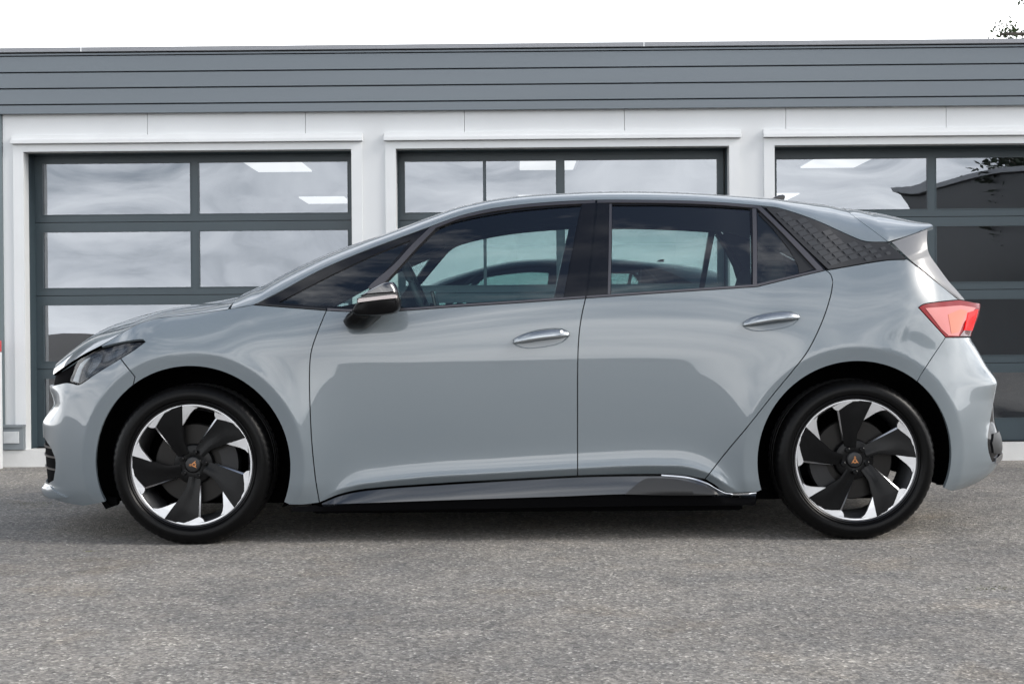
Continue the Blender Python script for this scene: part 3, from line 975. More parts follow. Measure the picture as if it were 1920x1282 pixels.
c_hlb = crv([(272, 641), (250, 657), (226, 672)])
c_fbs = crv([(226, 672), (240, 690), (253, 706)])
aF1, aF2 = arch_angle(HUBF, 256, 730), arch_angle(HUBF, 543, 945)
c_tex_lo = crv([(1551, 506.5), (1589, 500), (1632, 492.5), (1664, 488), (1701, 486)])
c_hatch = crv([(1701, 486), (1740, 516), (1780, 548), (1797, 562)])
c_tl_up = crv([(1722, 576.5), (1730, 571), (1746, 567.6), (1797, 562)])
c_tl_dn = crv([(1722, 576.5), (1727, 582)]) + crv([(1727, 582), (1760.6, 619), (1773, 632.5)])[1:]
c_rbs = crv([(1773, 632.5), (1745, 674), (1726, 703)])
aR0, aR1 = arch_angle(HUBR, 1420, 921), arch_angle(HUBR, 1713, 724)
aR2 = arch_angle(HUBR, 1784, 920)
aF0 = arch_angle(HUBF, 181, 948)
def uz(px, py):
    q = LB.pick(px, py); return ('uz', float(q[0]), float(q[1]))
UMIN, UMAX = LB.umin, LB.umax
def zc(py, px=85): return float(LB.pick(px, py)[1])
PT = M['paint']
crx = []
for hub in (HUBF, HUBR):
    for r in (R_CREASE - .007, R_CREASE, R_CREASE + .007):
        for a in np.linspace(-2.4, 2.4, 150):
            crx.append((LB.u_of(hub[0] + r * math.sin(a), hub[1] + r * math.cos(a)), hub[1] + r * math.cos(a)))
for x in np.linspace(_cr[0, 0], _cr[-1, 0], 220):
    for d in (-.006, 0, .006): crx.append((x, float(f_crease(x)) + d))

fender = panel('front_wing', LB, chain(rev(c_bf), [(475, 571.5), (452, 575.5)], c_hood, c_hlt, c_hlb, c_fbs, arc(HUBF, R_ARCH, aF1, aF2),
               [uz(543, 946), uz(570, 946), uz(599, 942)], rev(c_fd)), PT, CAR, extra=crx)
front_door = panel('front_door', LB, chain(c_fd, c_sf, rev(c_bd), rev(c_bfd)), PT, CAR, extra=crx)
rear_door = panel('rear_door', LB, chain(c_bd, c_sr, rev(c_rd), rev(c_brd)), PT, CAR, extra=crx)
quarter = panel('rear_quarter', LB, chain(c_rd, c_sq, arc(HUBR, R_ARCH, aR0, aR1), rev(c_rbs), rev(c_tl_dn), c_tl_up, rev(c_hatch), rev(c_tex_lo)), PT, CAR, extra=crx)
# front bumper
zi0, zi1 = zc(822, 82), zc(905, 90)
intake = [(84, 821), (91, 832), (97, 842), (103.5, 858), (104.5, 868), (104, 880), (100.5, 900), (91, 906)]
c_bt = crv([(226, 672), (178, 701.5), (148.4, 721), (138, 719), (126, 717), (112, 719.5), (98, 723)])
zb0, zb1 = zc(724, 95), zc(938, 110)
bumper_f = panel('front_bumper', LB, chain(c_fbs, arc(HUBF, R_ARCH, aF1, aF0, 30), [uz(158, 948.5), uz(116, 941), uz(92, 931), ('uz', UMIN, zb1 + .012), ('uz', UMIN, zb0)], rev(c_bt)),
                 PT, CAR, both='join', keep_ctr=(0, UMIN), extra=crx,
                 holes=[chain(intake, [('uz', UMIN - .05, zi1), ('uz', UMIN - .05, zi0)])])
panel('intake_backing', LB, chain([(80, 812), (100, 832), (110, 858), (110, 880), (104, 906), (92, 912)], [('uz', UMIN, zi1 - .02), ('uz', UMIN, zi0 + .02)]), M['matt_black'], bumper_f,
      off=-.008, both='join', keep_ctr=(0, UMIN), rim=0)
for k, (pa, pb) in enumerate((((82, 843), (98, 840)), ((82, 864), (104, 858)), ((82, 884), (104, 881)))):
    za = LB.pick(*pb)[1]; ub = LB.pick(*pb)[0]
    panel('intake_slat', LB, [('uz', ub, za - .004), ('uz', UMIN, za - .010), ('uz', UMIN, za - .002), ('uz', ub, za + .004)], M['trim'], bumper_f, off=-.003, inset=0, both='join', rim=.006, h=.01, keep_ctr=(0, UMIN))
# front lip
panel('front_lip', LB, [uz(79, 914), uz(96, 910), uz(128, 931), uz(100, 934), ('uz', UMIN, zc(930, 84)), ('uz', UMIN, zc(912, 80))], PT, bumper_f, off=.006, both='join', keep_ctr=(0, UMIN), rim=.012)
# lamp housing and upper slot, sunk behind the bonnet edge
panel('upper_grille', LB, chain(crv([(190, 650.5), (178, 655.5), (152, 668), (125, 686), (98, 703)]), [('uz', UMIN, zc(706, 98)), ('uz', UMIN, zb0 - .004)], rev(crv([(226, 674), (178, 704), (148.4, 724), (138, 722), (112, 722), (96, 726)])), rev(crv([(272, 641), (250, 658), (226, 674)])), rev(c_hlt)),
      M['matt_black'], bumper_f, off=-.018, inset=-.003, both='join', keep_ctr=(0, UMIN), rim=0)
hl = panel('headlight', LB, crv([(268, 641.5), (240, 643), (214, 648.5), (178, 660), (160, 667), (145, 676), (137, 694), (130.5, 714), (138, 717), (147, 719.5), (178, 699.5), (226, 670), (255, 651), (268, 641.5)], 5)[:-1], M['lens'], CAR, off=-.004, inset=0, rim=0, h=.012)
for nm, mt, pts in (('lamp_bowl', 'lamp_dark', [(262, 643), (214, 650), (178, 662), (162, 668), (147, 679), (138, 700), (133, 713), (147, 717), (178, 698), (226, 669)]),):
    panel(nm, LB, pts, M[mt], hl, off=-.014, inset=0, rim=0, h=.012)
panel('daytime_light', LB, [(147, 680), (158, 671), (166, 668), (154, 682), (147, 700), (143, 716), (133, 713), (139, 697)], M['white_plastic'], hl, off=-.010, inset=0, rim=.006, h=.01)
panel('reflector', LB, [(172, 670), (190, 663), (186, 676), (176, 690), (163, 702), (160, 694), (166, 682)], M['reflector'], hl, off=-.010, inset=0, rim=.006, h=.01)
panel('reflector', LB, [(196, 661), (240, 647), (226, 660), (200, 674), (190, 676)], M['reflector'], hl, off=-.012, inset=0, rim=.004, h=.01)
# rear bumper and lamps
zt0, zt1 = float(LB.pick(1830, 573)[1]), float(LB.pick(1819, 631)[1])
zr_b = float(LB.pick(1850, 893)[1]); zd0, zd1 = float(LB.pick(1868, 730)[1]), float(LB.pick(1870, 866)[1])
diff = crv([(1868.5, 722), (1862, 757), (1856, 791), (1851.5, 822), (1853, 848), (1860, 867)])
bumper_r = panel('rear_bumper', LB, chain(c_rbs, arc(HUBR, R_ARCH, aR1, aR2, 34), crv([(1784, 921), (1815, 913), (1844, 898), (1862, 882)]), [('uz', UMAX, zr_b), ('uz', UMAX, zt1)], [uz(1818, 632), uz(1796, 632.5)]),
                 PT, CAR, both='join', keep_ctr=(0, UMAX), extra=crx, holes=[chain(diff, [('uz', UMAX + .05, zd1), ('uz', UMAX + .05, zd0)])])
panel('diffuser', LB, chain(crv([(1866, 716), (1858, 757), (1851, 791), (1846, 824), (1848, 852), (1857, 872)]), [('uz', UMAX, zd1 - .02), ('uz', UMAX, zd0 + .02)]), M['gloss_black'], bumper_r, off=-.004, both='join', keep_ctr=(0, UMAX), rim=0)
panel('reflector_fin', LB, [(1862, 812), (1872, 806), (1879, 834), (1876, 852), (1862, 850), (1859, 830)], M['satin_black'], bumper_r, off=.002, rim=.01, both='mirror')
panel('diffuser_corner', LB, [(1866, 858), (1878, 846), (1879, 857), (1872, 868), (1864, 868)], M['chrome'], bumper_r, off=.003, rim=.02, both='mirror', h=.01)
tl = panel('tail_light', LB, chain(c_tl_up, [uz(1811, 564), uz(1825, 567), ('uz', UMAX - .22, zt0 + .004), ('uz', UMAX - .22, zt1)], [uz(1818, 631), uz(1796, 632)], rev(c_tl_dn)), M['tail_red'], CAR, off=.002, h=.012)
panel('glare_cover', LB, [(1734, 578), (1800, 573), (1828, 577), (1806, 604), (1796, 630), (1777, 629), (1764, 617)], M['tail_glare'], tl, off=.004, inset=0, rim=.003, h=.012)
panel('amber_unit', LB, [(1776, 590), (1800, 580), (1812, 583), (1804, 602), (1796, 622), (1782, 626)], M['tail_amber'], tl, off=.0055, inset=0, rim=.003, h=.012)
panel('brake_light', LB, [(1813, 586), (1831, 580), (1827, 597), (1820, 619), (1806, 619)], M['tail_bright'], tl, off=.007, inset=0, rim=.004, h=.01)
panel('lamp_base', LB, [(1806, 619), (1820, 619), (1817, 630), (1798, 630)], M['tail_dark'], tl, off=.005, inset=0, rim=.004, h=.01)
tailgate = panel('tailgate', LB, [('uz', UMAX - .22, zt0 + .004), ('uz', UMAX, zt0 + .004), ('uz', UMAX, zt1), ('uz', UMAX - .22, zt1)], M['gloss_black'], CAR, both='join', keep_ctr=(0, UMAX))

# ---- bonnet
hood_px = crv([(429, 579), (351, 590), (292, 597), (262, 606), (236, 619.5), (212, 634), (190, 647.5), (170, 657), (148, 669), (124, 685), (99, 702.5)], 12)
hood_e = [LB.P(*LB.pick(*q)) for q in hood_px]
HOOD_SIL = [(470, 553), (440.7, 560), (390, 568), (331.5, 579.5), (292.5, 588), (253.5, 599), (218, 614.6), (187, 636), (156, 657.5), (128.7, 677), (109, 692.6), (97.5, 700.5), (70, 720)]
x_tip = hood_e[-1][0]; x_nose = float(LB.f_xn(hood_e[-1][2]))
HOOD = Cap(hood_e, HOOD_SIL, lambda u: .16 + 0*u, lambda u: .55 + 0*u, lambda u: .45 + 0*u, bow=lambda u: (x_tip - x_nose) * (1 - sstep(x_tip, x_tip + .45, u)), sm=9, smooth=9)
def cap_grid(name, cap, u0, u1, mat, parent, v0=0.0, v1=1.0, nu=70, nv=34, hint=(0, 0, 1), rim=.012, off=0.0):
    U = np.linspace(u0, u1, nu); Vv = np.linspace(v0, v1, nv)
    uu, vv = np.meshgrid(U, Vv, indexing='ij')
    uv = np.stack([uu.ravel(), vv.ravel()], 1)
    P3 = cap.P(uv[:, 0], uv[:, 1]); N = normals_of(cap.P, uv, hint, .002, .002)
    P3 = P3 + N * off
    F = []
    for i in range(nu - 1):
        for j in range(nv - 1):
            a = i * nv + j
            F.append((a, a + nv, a + nv + 1, a + 1))
    F = np.array(F)
    fn = np.cross(P3[F[:, 1]] - P3[F[:, 0]], P3[F[:, 3]] - P3[F[:, 0]])
    if np.sum(np.sum(fn * N[F[:, 0]], 1)) < 0: F = F[:, ::-1]
    F = [tuple(f) for f in F]
    if rim:
        bl = [i * nv for i in range(nu)]
        if v1 < 1: bl2 = [i * nv + nv - 1 for i in range(nu)]
        ends = [[j for j in range(nv)], [(nu - 1) * nv + j for j in range(nv)]]
        for line in [bl] + ends + ([bl2] if v1 < 1 else []):
            base = len(P3)
            ex = np.vstack([P3[line], P3[line] - N[line] * rim]); nn = len(line)
            P3 = np.vstack([P3, ex]); N = np.vstack([N, np.tile([0, -.7, -.7], (2 * nn, 1))])
            F += [(base + i, base + i + 1, base + nn + i + 1, base + nn + i) for i in range(nn - 1)]
    MIR = np.array([1, -1, 1.0]); n = len(P3)
    V = np.vstack([P3, P3 * MIR]); NN = np.vstack([N, N * MIR])
    return add_obj(name, mesh_np(name, V, F + [tuple(n + i for i in reversed(f)) for f in F], NN), mat, parent)
hood = cap_grid('bonnet', HOOD, HOOD.u0 + .003, HOOD.u1 - .004, PT, CAR)

# ---- roof and pillars in body colour
roof_px = crv([(432, 579), (452, 575), (475, 571), (500, 559), (529, 544), (602, 505), (675, 473.5), (748, 446), (802.8, 426), (857.5, 406), (894, 396.5), (930, 389.5), (1003, 381), (1094, 375.5),
               (1169, 374.5), (1279, 376), (1351.6, 379.4), (1424, 385), (1432, 386), (1457, 389), (1495, 400), (1532, 413.5), (1570, 430.6), (1607, 447), (1625, 452.5), (1664, 453.5)], 5)
roof_e = [UB.P(*UB.pick(*q)) for q in roof_px]
tip_px = (1750, 423.5)
TIPY = -.60
tip = at(*tip_px, TIPY)
e_last = roof_e[-1]
for t in np.linspace(0, 1, 12)[1:]:
    px = 1664 + (1750 - 1664) * t; py = 453.5 + (423.5 - 453.5) * t + 2.0 * math.sin(math.pi * t)
    roof_e.append(at(px, py, e_last[1] + (TIPY - e_last[1]) * t))
ROOF_SIL = [(400, 566), (442, 558.7), (474.7, 548.5), (493, 540.5), (529, 520.5), (565.8, 501), (638.7, 468.5), (711.7, 442), (784.6, 415.5), (821, 401), (857.5, 389.5), (894, 380.5), (930.4, 373.5), (985, 367), (1039.8, 363.3),
            (1112.7, 360), (1170, 359), (1206, 359.3), (1279, 361.3), (1351.6, 365.3), (1424.6, 371), (1497.5, 378.3), (1570, 387.6), (1643, 400.5), (1700, 412), (1750, 422.6), (1800, 433)]
xr = [xs(430), xs(560), xs(820), xs(1100), xs(1450), xs(1640), xs(1750)]
ROOF = Cap(roof_e, ROOF_SIL, Pchip(xr, [.10, .05, .05, .055, .08, .12, .10]), Pchip(xr, [.5, .50, .72, .72, .70, .75, .6]), Pchip(xr, [.55, .62, .62, .60, .58, .5, .4]))
ROOF.fy_last = 0
uH = ROOF.pick(1664, 453.5, .3)[0]
x_head = xs(845)
# windscreen hole in (u, v)
vw = Pchip([xs(432), xs(520), xs(700), xs(845)], [.20, .20, .20, .26])
ws_u = np.linspace(ROOF.u0, x_head, 30)
_vv = np.linspace(0, .8, 200)
_sv = [float(_vv[np.argmin(project(ROOF.P(np.full(200, u), _vv))[:, 1])]) for u in ws_u]
vw = Pchip(ws_u, np.convolve(np.pad(np.clip(np.array(_sv) + .16, .26, .8), 2, mode='edge'), np.ones(5) / 5, mode='valid'))
shut = [ROOF.pick(*q) for q in crv([(1664, 452.8), (1650, 442), (1620, 420), (1596, 402), (1580, 390.5)], 6)]
vs_end = shut[-1]
roof_loop = [('uz', float(u), 0.0) for u in np.linspace(ROOF.u0, shut[0][0], 120)] + [('uz', float(a), float(b)) for a, b in shut[1:]] + \
            [('uz', float(vs_end[0] - .03 * t), float(vs_end[1] + (1 - vs_end[1]) * t)) for t in (.3, .6, 1.0)] + \
            [('uz', float(u), 1.0) for u in np.linspace(vs_end[0] - .05, x_head, 20)] + \
            [('uz', float(x_head), float(v)) for v in (.8, .6, .4)] + \
            [('uz', float(u), float(vw(u))) for u in ws_u[::-1]]
roof = panel('roof', ROOF, roof_loop, PT, CAR, both='join', keep_ctr=(1, 1.0), sc=(1, .7), hint=(0, -.3, 1), h=.02, inset=.0015)
sp_loop = [('uz', float(a), float(b)) for a, b in shut] + [('uz', float(vs_end[0] - .03 * t), float(vs_end[1] + (1 - vs_end[1]) * t)) for t in (.3, .6, 1.0)] + \
          [('uz', float(u), 1.0) for u in np.linspace(vs_end[0], ROOF.u1, 14)] + [('uz', float(ROOF.u1), float(v)) for v in (.75, .5, .25)] + \
          [('uz', float(u), 0.0) for u in np.linspace(ROOF.u1, shut[0][0], 24)[:-1]]
spoiler = panel('roof_spoiler', ROOF, sp_loop, PT, CAR, both='join', keep_ctr=(1, 1.0), sc=(1, .7), hint=(0, -.3, 1), h=.02, inset=.0015, rim=.016)
ws_loop = [('uz', float(u), float(vw(u))) for u in ws_u] + [('uz', float(x_head), float(v)) for v in (.4, .6, .8, 1.0)] + [('uz', float(u), 1.0) for u in ws_u[::-1]]
panel('windscreen', ROOF, ws_loop, M['windscreen'], CAR, both='join', keep_ctr=(1, 1.0), sc=(1, .7), hint=(-.5, 0, 1), h=.03, inset=.002, off=-.004, rim=0)
def ceiling_grid():
    return cap_grid('headliner', ROOF, xs(800), xs(1600), M['liner'], CAR, v0=.02, nu=50, nv=24, rim=0, off=-.035)
ceiling_grid()
# spoiler underside and tailgate glass
ue = np.linspace(shut[0][0], ROOF.u1 - .002, 14)
V, F = [], []
for u in ue:
    p = ROOF.P(np.array([u]), np.array([0.0]))[0] + np.array([0, 0, -.003])
    V += [p, (p[0] - .0, 0, p[2] + .02), p * np.array([1, -1, 1])]
for i in range(len(ue) - 1):
    for j in (0, 1): a = i * 3 + j; F.append((a, a + 1, a + 4, a + 3))
add_obj('spoiler_underside', mesh_np('spoiler_underside', V, F), M['gloss_black'], spoiler)
# rear blades beside the hatch glass and the glass itself
bl_f = crv([(1672, 454), (1705, 485.5), (1742, 516), (1780, 548), (1797, 561)], 8)
bl_r = crv([(1739, 430), (1738, 447), (1738.5, 462), (1743, 478), (1757, 498), (1776, 524), (1796, 547), (1809, 562.5)], 8)
def resamp(c, n):
    c = np.array(c); l = np.concatenate([[0], np.cumsum(np.hypot(*np.diff(c, axis=0).T))])
    t = np.linspace(0, l[-1], n)
    return np.stack([np.interp(t, l, c[:, 0]), np.interp(t, l, c[:, 1])], 1)
A2, B2 = resamp(bl_f, 24), resamp(bl_r, 24)
A3 = np.array([(UB.P(*UB.pick(*q)) if q[1] < 486 else LB.P(*LB.pick(*q))) for q in A2])
B3 = np.array([at(q[0], q[1], A3[i][1] + .03 + .03 * math.sin(math.pi * min(1, i / 23))) for i, q in enumerate(B2)])
V, F = [], []
nseg = 6
for i in range(24):
    for j in range(nseg + 1):
        t = j / nseg
        V.append(A3[i] * (1 - t) + B3[i] * t + np.array([0, -.006 * math.sin(math.pi * t), 0]))
for i in range(23):
    for j in range(nseg):
        a = i * (nseg + 1) + j; F.append((a, a + 1, a + nseg + 2, a + nseg + 1))
V = np.array(V)
M['fin'] = pmat('rear_blade_grey', (0.20, 0.202, 0.208), rough=0.4, coat=0.25, coat_rough=.02)
for s_ in (1, -1):
    W_ = V * np.array([1, s_, 1])
    add_obj('rear_blade', mesh_np('rear_blade', W_, F if s_ == 1 else [f[::-1] for f in F]), M['fin'], CAR)
V, F = [], []
for i in range(24):
    for j in range(13):
        t = j / 12 * 2 - 1
        V.append((B3[i][0] - .02 + .05 * (1 - t * t), -B3[i][1] * .985 * t, B3[i][2]))
for i in range(23):
    for j in range(12):
        a = i * 13 + j; F.append((a, a + 1, a + 14, a + 13))
add_obj('hatch_glass', mesh_np('hatch_glass', V, F), M['privacy'], CAR)

# ---- side glazing
frame_out = chain(crv([(475, 571), (500, 559), (529, 544), (602, 505), (675, 473.5), (748, 446), (802.8, 426), (857.5, 406), (894, 396.5), (930, 389.5), (1003, 381), (1094, 375.5), (1169, 374.5), (1279, 376), (1351.6, 379.4), (1424, 385), (1431, 387)]),
                  crv([(1431, 387), (1461, 417), (1497.5, 453), (1534, 489.5), (1549, 505.5)]), rev(c_brd), rev(c_bfd), rev(c_bf))
g_front_q = [(522, 566), (560, 546), (620, 515), (700, 477), (770, 449), (757, 466), (700, 533), (668, 568), (640, 573.5), (580, 572)]
g_fd = chain(crv([(727, 524), (760, 490), (795, 453), (823, 427.5), (857.5, 414.7), (930, 400), (1003, 391), (1089, 384.5)]), crv([(1089, 384.5), (1078, 440), (1066, 505), (1056, 556.5)]), crv([(1056, 556.5), (960, 562.5), (857, 569), (745, 577)]), [(720, 577), (706, 560), (716, 540)])
g_rd = chain(crv([(1148, 383.5), (1250, 384), (1330, 386.5), (1406, 391)]), [(1409, 533.5)], crv([(1409, 533.5), (1300, 541), (1146, 551)])[1:])
g_rq = chain([(1420, 394), (1426, 398)], crv([(1426, 398), (1470, 441), (1527, 503)])[1:], crv([(1527, 503), (1480, 517), (1420, 532)])[1:])
frame = panel('window_surround', UB, frame_out, M['gloss_black'], CAR, off=-.004, inset=.0005, rim=.02, holes=[g_front_q, g_fd, g_rd, g_rq], h=.016)
for nm, g, par in (('quarter_light', g_front_q, fender), ('door_glass', g_fd, front_door), ('door_glass', g_rd, rear_door), ('rear_quarter_glass', g_rq, quarter)):
    panel(nm, UB, g, M['glass'], par, off=-.009, inset=-.004, rim=0, h=.03)
# black print on the rear corner glass
panel('glass_border', UB, [(1426, 398), (1470, 441), (1529, 504), (1499, 511), (1497, 497), (1480, 466), (1450, 428), (1422, 400)], M['satin_black'], frame, off=-.006, inset=0, rim=0)
# trim strips
def strip(name, top, bot, mat, par, off=.002, rim=.006):
    panel(name, UB, chain(top, rev(bot)), mat, par, off=off, inset=0, rim=rim, h=.014)
t_top = crv([(806, 426.5), (857.5, 407), (894, 398), (930, 391), (1003, 382.5), (1116, 376)])
t_bot = crv([(812, 430), (857.5, 412), (894, 403), (930, 396), (1003, 387.5), (1116, 381)])
strip('window_trim', t_top, t_bot, M['trim'], front_door)
strip('window_trim', crv([(1120, 376), (1169, 375.5), (1279, 377), (1351.6, 380.4), (1424, 386.5)]), crv([(1120, 381), (1169, 380.5), (1279, 382), (1351.6, 385.2), (1421, 391)]), M['trim'], rear_door)
strip('window_trim', crv([(1426, 387), (1461, 421), (1497.5, 457), (1543, 505)]), crv([(1420, 391), (1455, 425), (1490, 462), (1532, 507)]), M['trim'], quarter)
strip('mirror_pillar_trim', crv([(806, 427), (770, 462), (740, 495), (698, 531), (690, 540)]), crv([(816, 429), (782, 464), (752, 497), (718, 533), (706, 545)]), M['trim'], front_door)
strip('belt_trim', crv([(614, 578), (657, 580), (748, 578.5), (857.5, 571), (967, 564), (1097, 555)]), crv([(614, 582), (657, 583.7), (748, 582.3), (857.5, 574.7), (967, 567.7), (1097, 558.8)]), M['trim'], front_door)
strip('belt_trim', crv([(1100, 555), (1242, 545), (1351, 538), (1418, 533.5)]) + crv([(1420, 532.5), (1497, 514.5), (1538, 505.2)]), crv([(1100, 558.8), (1242, 548.8), (1351, 541.8), (1418, 537.3)]) + crv([(1420, 537), (1497, 518.3), (1546, 506.8)]), M['trim'], rear_door)
strip('belt_trim', crv([(480, 569), (547, 574), (611, 578.5)]), crv([(477, 571.3), (547, 576.8), (611, 581.8)]), M['satin_black'], fender)
strip('window_divider', [(1410.5, 391.5), (1418, 392)], [(1411.5, 535.5), (1419, 535.5)], M['trim'], rear_door)
strip('window_edge', [(1142.5, 383), (1147, 383)], [(1139.5, 551.5), (1144.5, 551.5)], M['trim'], rear_door)
panel('b_pillar', UB, [(1091.5, 382), (1117.5, 381), (1098, 556), (1058, 558)], M['gloss_black'], front_door, off=.001, inset=.001, h=.03)
panel('b_pillar', UB, [(1120.5, 381), (1142, 382), (1139, 552), (1101.5, 555.5)], M['gloss_black'], rear_door, off=.001, inset=.001, h=.03)
# ---- patterned rear pillar
tex_out = chain(crv([(1434, 388), (1457, 390), (1495, 401), (1532, 414.5), (1570, 431.5), (1607, 448), (1624, 453.5), (1665, 455)]), crv([(1665, 455), (1699, 484.5)])[1:], crv([(1699, 486), (1664, 487.5), (1632, 492), (1589, 499.5), (1553, 505.5)]), crv([(1553, 505.5), (1500, 455), (1434, 388)])[1:-1])
cp = panel('rear_pillar_panel', UB, tex_out, M['pillar_base'], CAR, off=.0, inset=.0018)
tex_poly = np.array([(q[0], q[1]) for q in tex_out])
far_cp = bpy.data.objects[cp['_far']]
ux, uy = np.array([15.4, 14.6]), np.array([18.8, -5.2])
org = np.array([1443.0, 391.0])
for i in range(-2, 16):
    for j in range(-10, 14):
        o = org + ux * i * .62 + uy * j
        sh = 1.0 - .55 * sstep(1575, 1690, o[0] + 8)
        c = o + ux * .31 + uy * .5
        quad = np.array([c + (-ux * .25 - uy * .40) * sh, c + (ux * .25 - uy * .40) * sh, c + (ux * .25 + uy * .42) * sh, c + (-ux * .25 + uy * .42) * sh])
        if inpoly(quad, tex_poly).all() and dist_to_loop(quad, tex_poly).min() > 1.6:
            q3 = [UB.P(*UB.pick(*q)) for q in quad]
            n = np.cross(q3[1] - q3[0], q3[3] - q3[0]); n /= np.linalg.norm(n)
            if n[1] > 0: n = -n
            hts = [.0045, .0005, .0010, .0050]
            top = [q + n * k for q, k in zip(q3, hts)]
            ctrp = sum(q3) / 4
            top = [t_ + (ctrp - q) * .08 for t_, q in zip(top, q3)]
            Vq = np.array([q - n * .001 for q in q3] + top)
            Fq = [(4, 5, 6, 7), (0, 1, 5, 4), (1, 2, 6, 5), (2, 3, 7, 6), (3, 0, 4, 7)]
            for s_, par in ((1, cp), (-1, far_cp)):
                me = bpy.data.meshes.new('facet')
                me.from_pydata([tuple(v) for v in Vq * np.array([1, s_, 1])], [], Fq); me.update()
                bm = bmesh.new(); bm.from_mesh(me); bmesh.ops.recalc_face_normals(bm, faces=bm.faces[:]); bm.to_mesh(me); bm.free()
                add_obj('facet', me, M['pillar_tex'], par)

# ---- sill blade
class Blade:
    def __init__(s):
        tp = np.array([at(a, b, -.875)[[0, 2]] for a, b in [(590, 946), (605, 941), (640, 925.5), (690, 916), (840, 905), (960, 898), (1083, 891.5), (1240, 889.5), (1290, 894), (1325, 905), (1350, 920), (1366, 926), (1425, 925)]])
        bt = np.array([at(a, b, -.905)[[0, 2]] for a, b in [(590, 948), (700, 944), (840, 939.5), (1040, 933), (1180, 928), (1300, 927), (1425, 931)]])
        s.ft, s.fb = Spline(tp[:, 0], tp[:, 1]), Spline(bt[:, 0], bt[:, 1])
    def S(s, x, z):
        t, b = s.ft(x), s.fb(x)
        q = np.clip((t - z) / np.maximum(.03, t - b), -.5, 3)
        return .868 + .030 * np.clip(q, 0, 1) - .35 * np.clip(b - z, 0, 1) - .004 * np.clip(q, 0, 1) ** 3
    def P(s, u, z):
        u, z = np.asarray(u, float), np.asarray(z, float)
        return np.stack([u, -s.S(u, z), z], -1)
    pick = UpperBody.pick
BL = Blade()
bl_top = crv([(603, 943), (640, 928.5), (690, 919), (840, 908), (960, 901), (1083, 894.5), (1160, 892.5), (1240, 892)])
sill = panel('side_sill', BL, chain(bl_top, crv([(1240, 892), (1290, 897), (1325, 908), (1345, 919), (1362, 926), (1418, 925)])[1:], crv([(1418, 929.5), (1300, 926.5), (1180, 926), (1040, 931), (840, 937.5), (640, 944.5), (603, 945.5)])), M['blade'], CAR, off=0, inset=.001, rim=.03)
panel('sill_cover', BL, chain(crv([(1172, 926.5), (1190, 911), (1207, 899), (1222, 896.5), (1270, 899), (1310, 909), (1338, 920), (1345, 927)])), M['satin_black'], sill, off=.007, inset=0, rim=.01)
panel('sill_edge', BL, chain(crv([(1240, 889.5), (1290, 894.2), (1325, 905), (1345, 916), (1364, 923.8), (1418, 922.5)]), rev(crv([(1240, 892), (1290, 897), (1325, 908), (1345, 919.5), (1362, 926.5), (1418, 925.3)]))), M['chrome'], sill, off=.004, inset=0, rim=.006, h=.01)
mbu = MB().box((-1.62, -.54, .13), (1.62, .54, .24), .02).box((-.86, -.77, .112), (.98, .77, .238), .02)  # black underbody, its wide box dropped low so it reads as shade
under = mbu.build('underbody', M['matt_black'], CAR)
class Skirt(Blade):
    pass
panel('sill_skirt', BL, chain([(546, 947), (640, 945), (840, 939.5), (1040, 933), (1180, 928), (1300, 929), (1418, 930)], [(1418, 950), (1200, 951), (560, 962), (546, 960)]), M['matt_black'], sill, off=-.014, inset=0, rim=.02, h=.03)

# ---- inner skins so nothing can be looked through
panel('door_lining', LB, [uz(560, 588), uz(612, 588), uz(860, 580), uz(1098, 565), uz(1420, 543), uz(1560, 510), uz(1545, 640), uz(1400, 800), uz(1330, 900), uz(1000, 905), uz(620, 930), uz(560, 760)], M['cabin'], CAR, off=-.05, inset=0, rim=0, h=.04)
panel('pillar_lining', UB, chain(crv([(1428, 392), (1457, 394), (1532, 418), (1607, 450), (1690, 480)]), [(1690, 520), (1560, 515)], crv([(1545, 507), (1500, 459), (1440, 398)])), M['cabin'], CAR, off=-.03, inset=0, rim=0, h=.03)
# wheel housings
for hub in (HUBF, HUBR):
    for s_ in (1, -1):
        V, F = [], []
        na = 40
        for i in range(na + 1):
            a = rad(-118 + 236 * i / na)
            ys_ = float(LB.S(np.array(hub[0] + R_ARCH * math.sin(a)), np.array(hub[1] + R_ARCH * math.cos(a))))
            for (r, y) in ((R_ARCH + .003, -(ys_ - .010)), (R_ARCH + .02, -(ys_ - .05)), (R_ARCH + .02, -.55), (.06, -.55)):
                V.append((hub[0] + r * math.sin(a), y * s_, max(.15 if hub is HUBF else .215, hub[1] + r * math.cos(a))))
        for i in range(na):
            for j in range(3):
                b = i * 4 + j; F.append((b, b + 1, b + 5, b + 4))
        add_obj('wheel_housing', mesh_np('wheel_housing', V, F), M['matt_black'], CAR)
        lip = []
        # rolled black lip just inside the arch
panel('arch_flap', LB, [uz(182, 938), uz(190, 942), uz(212, 942), uz(214, 953), uz(190, 962), uz(183, 950)], M['matt_black'], bumper_f, off=-.03, inset=0, rim=.02, both='mirror', h=.02)

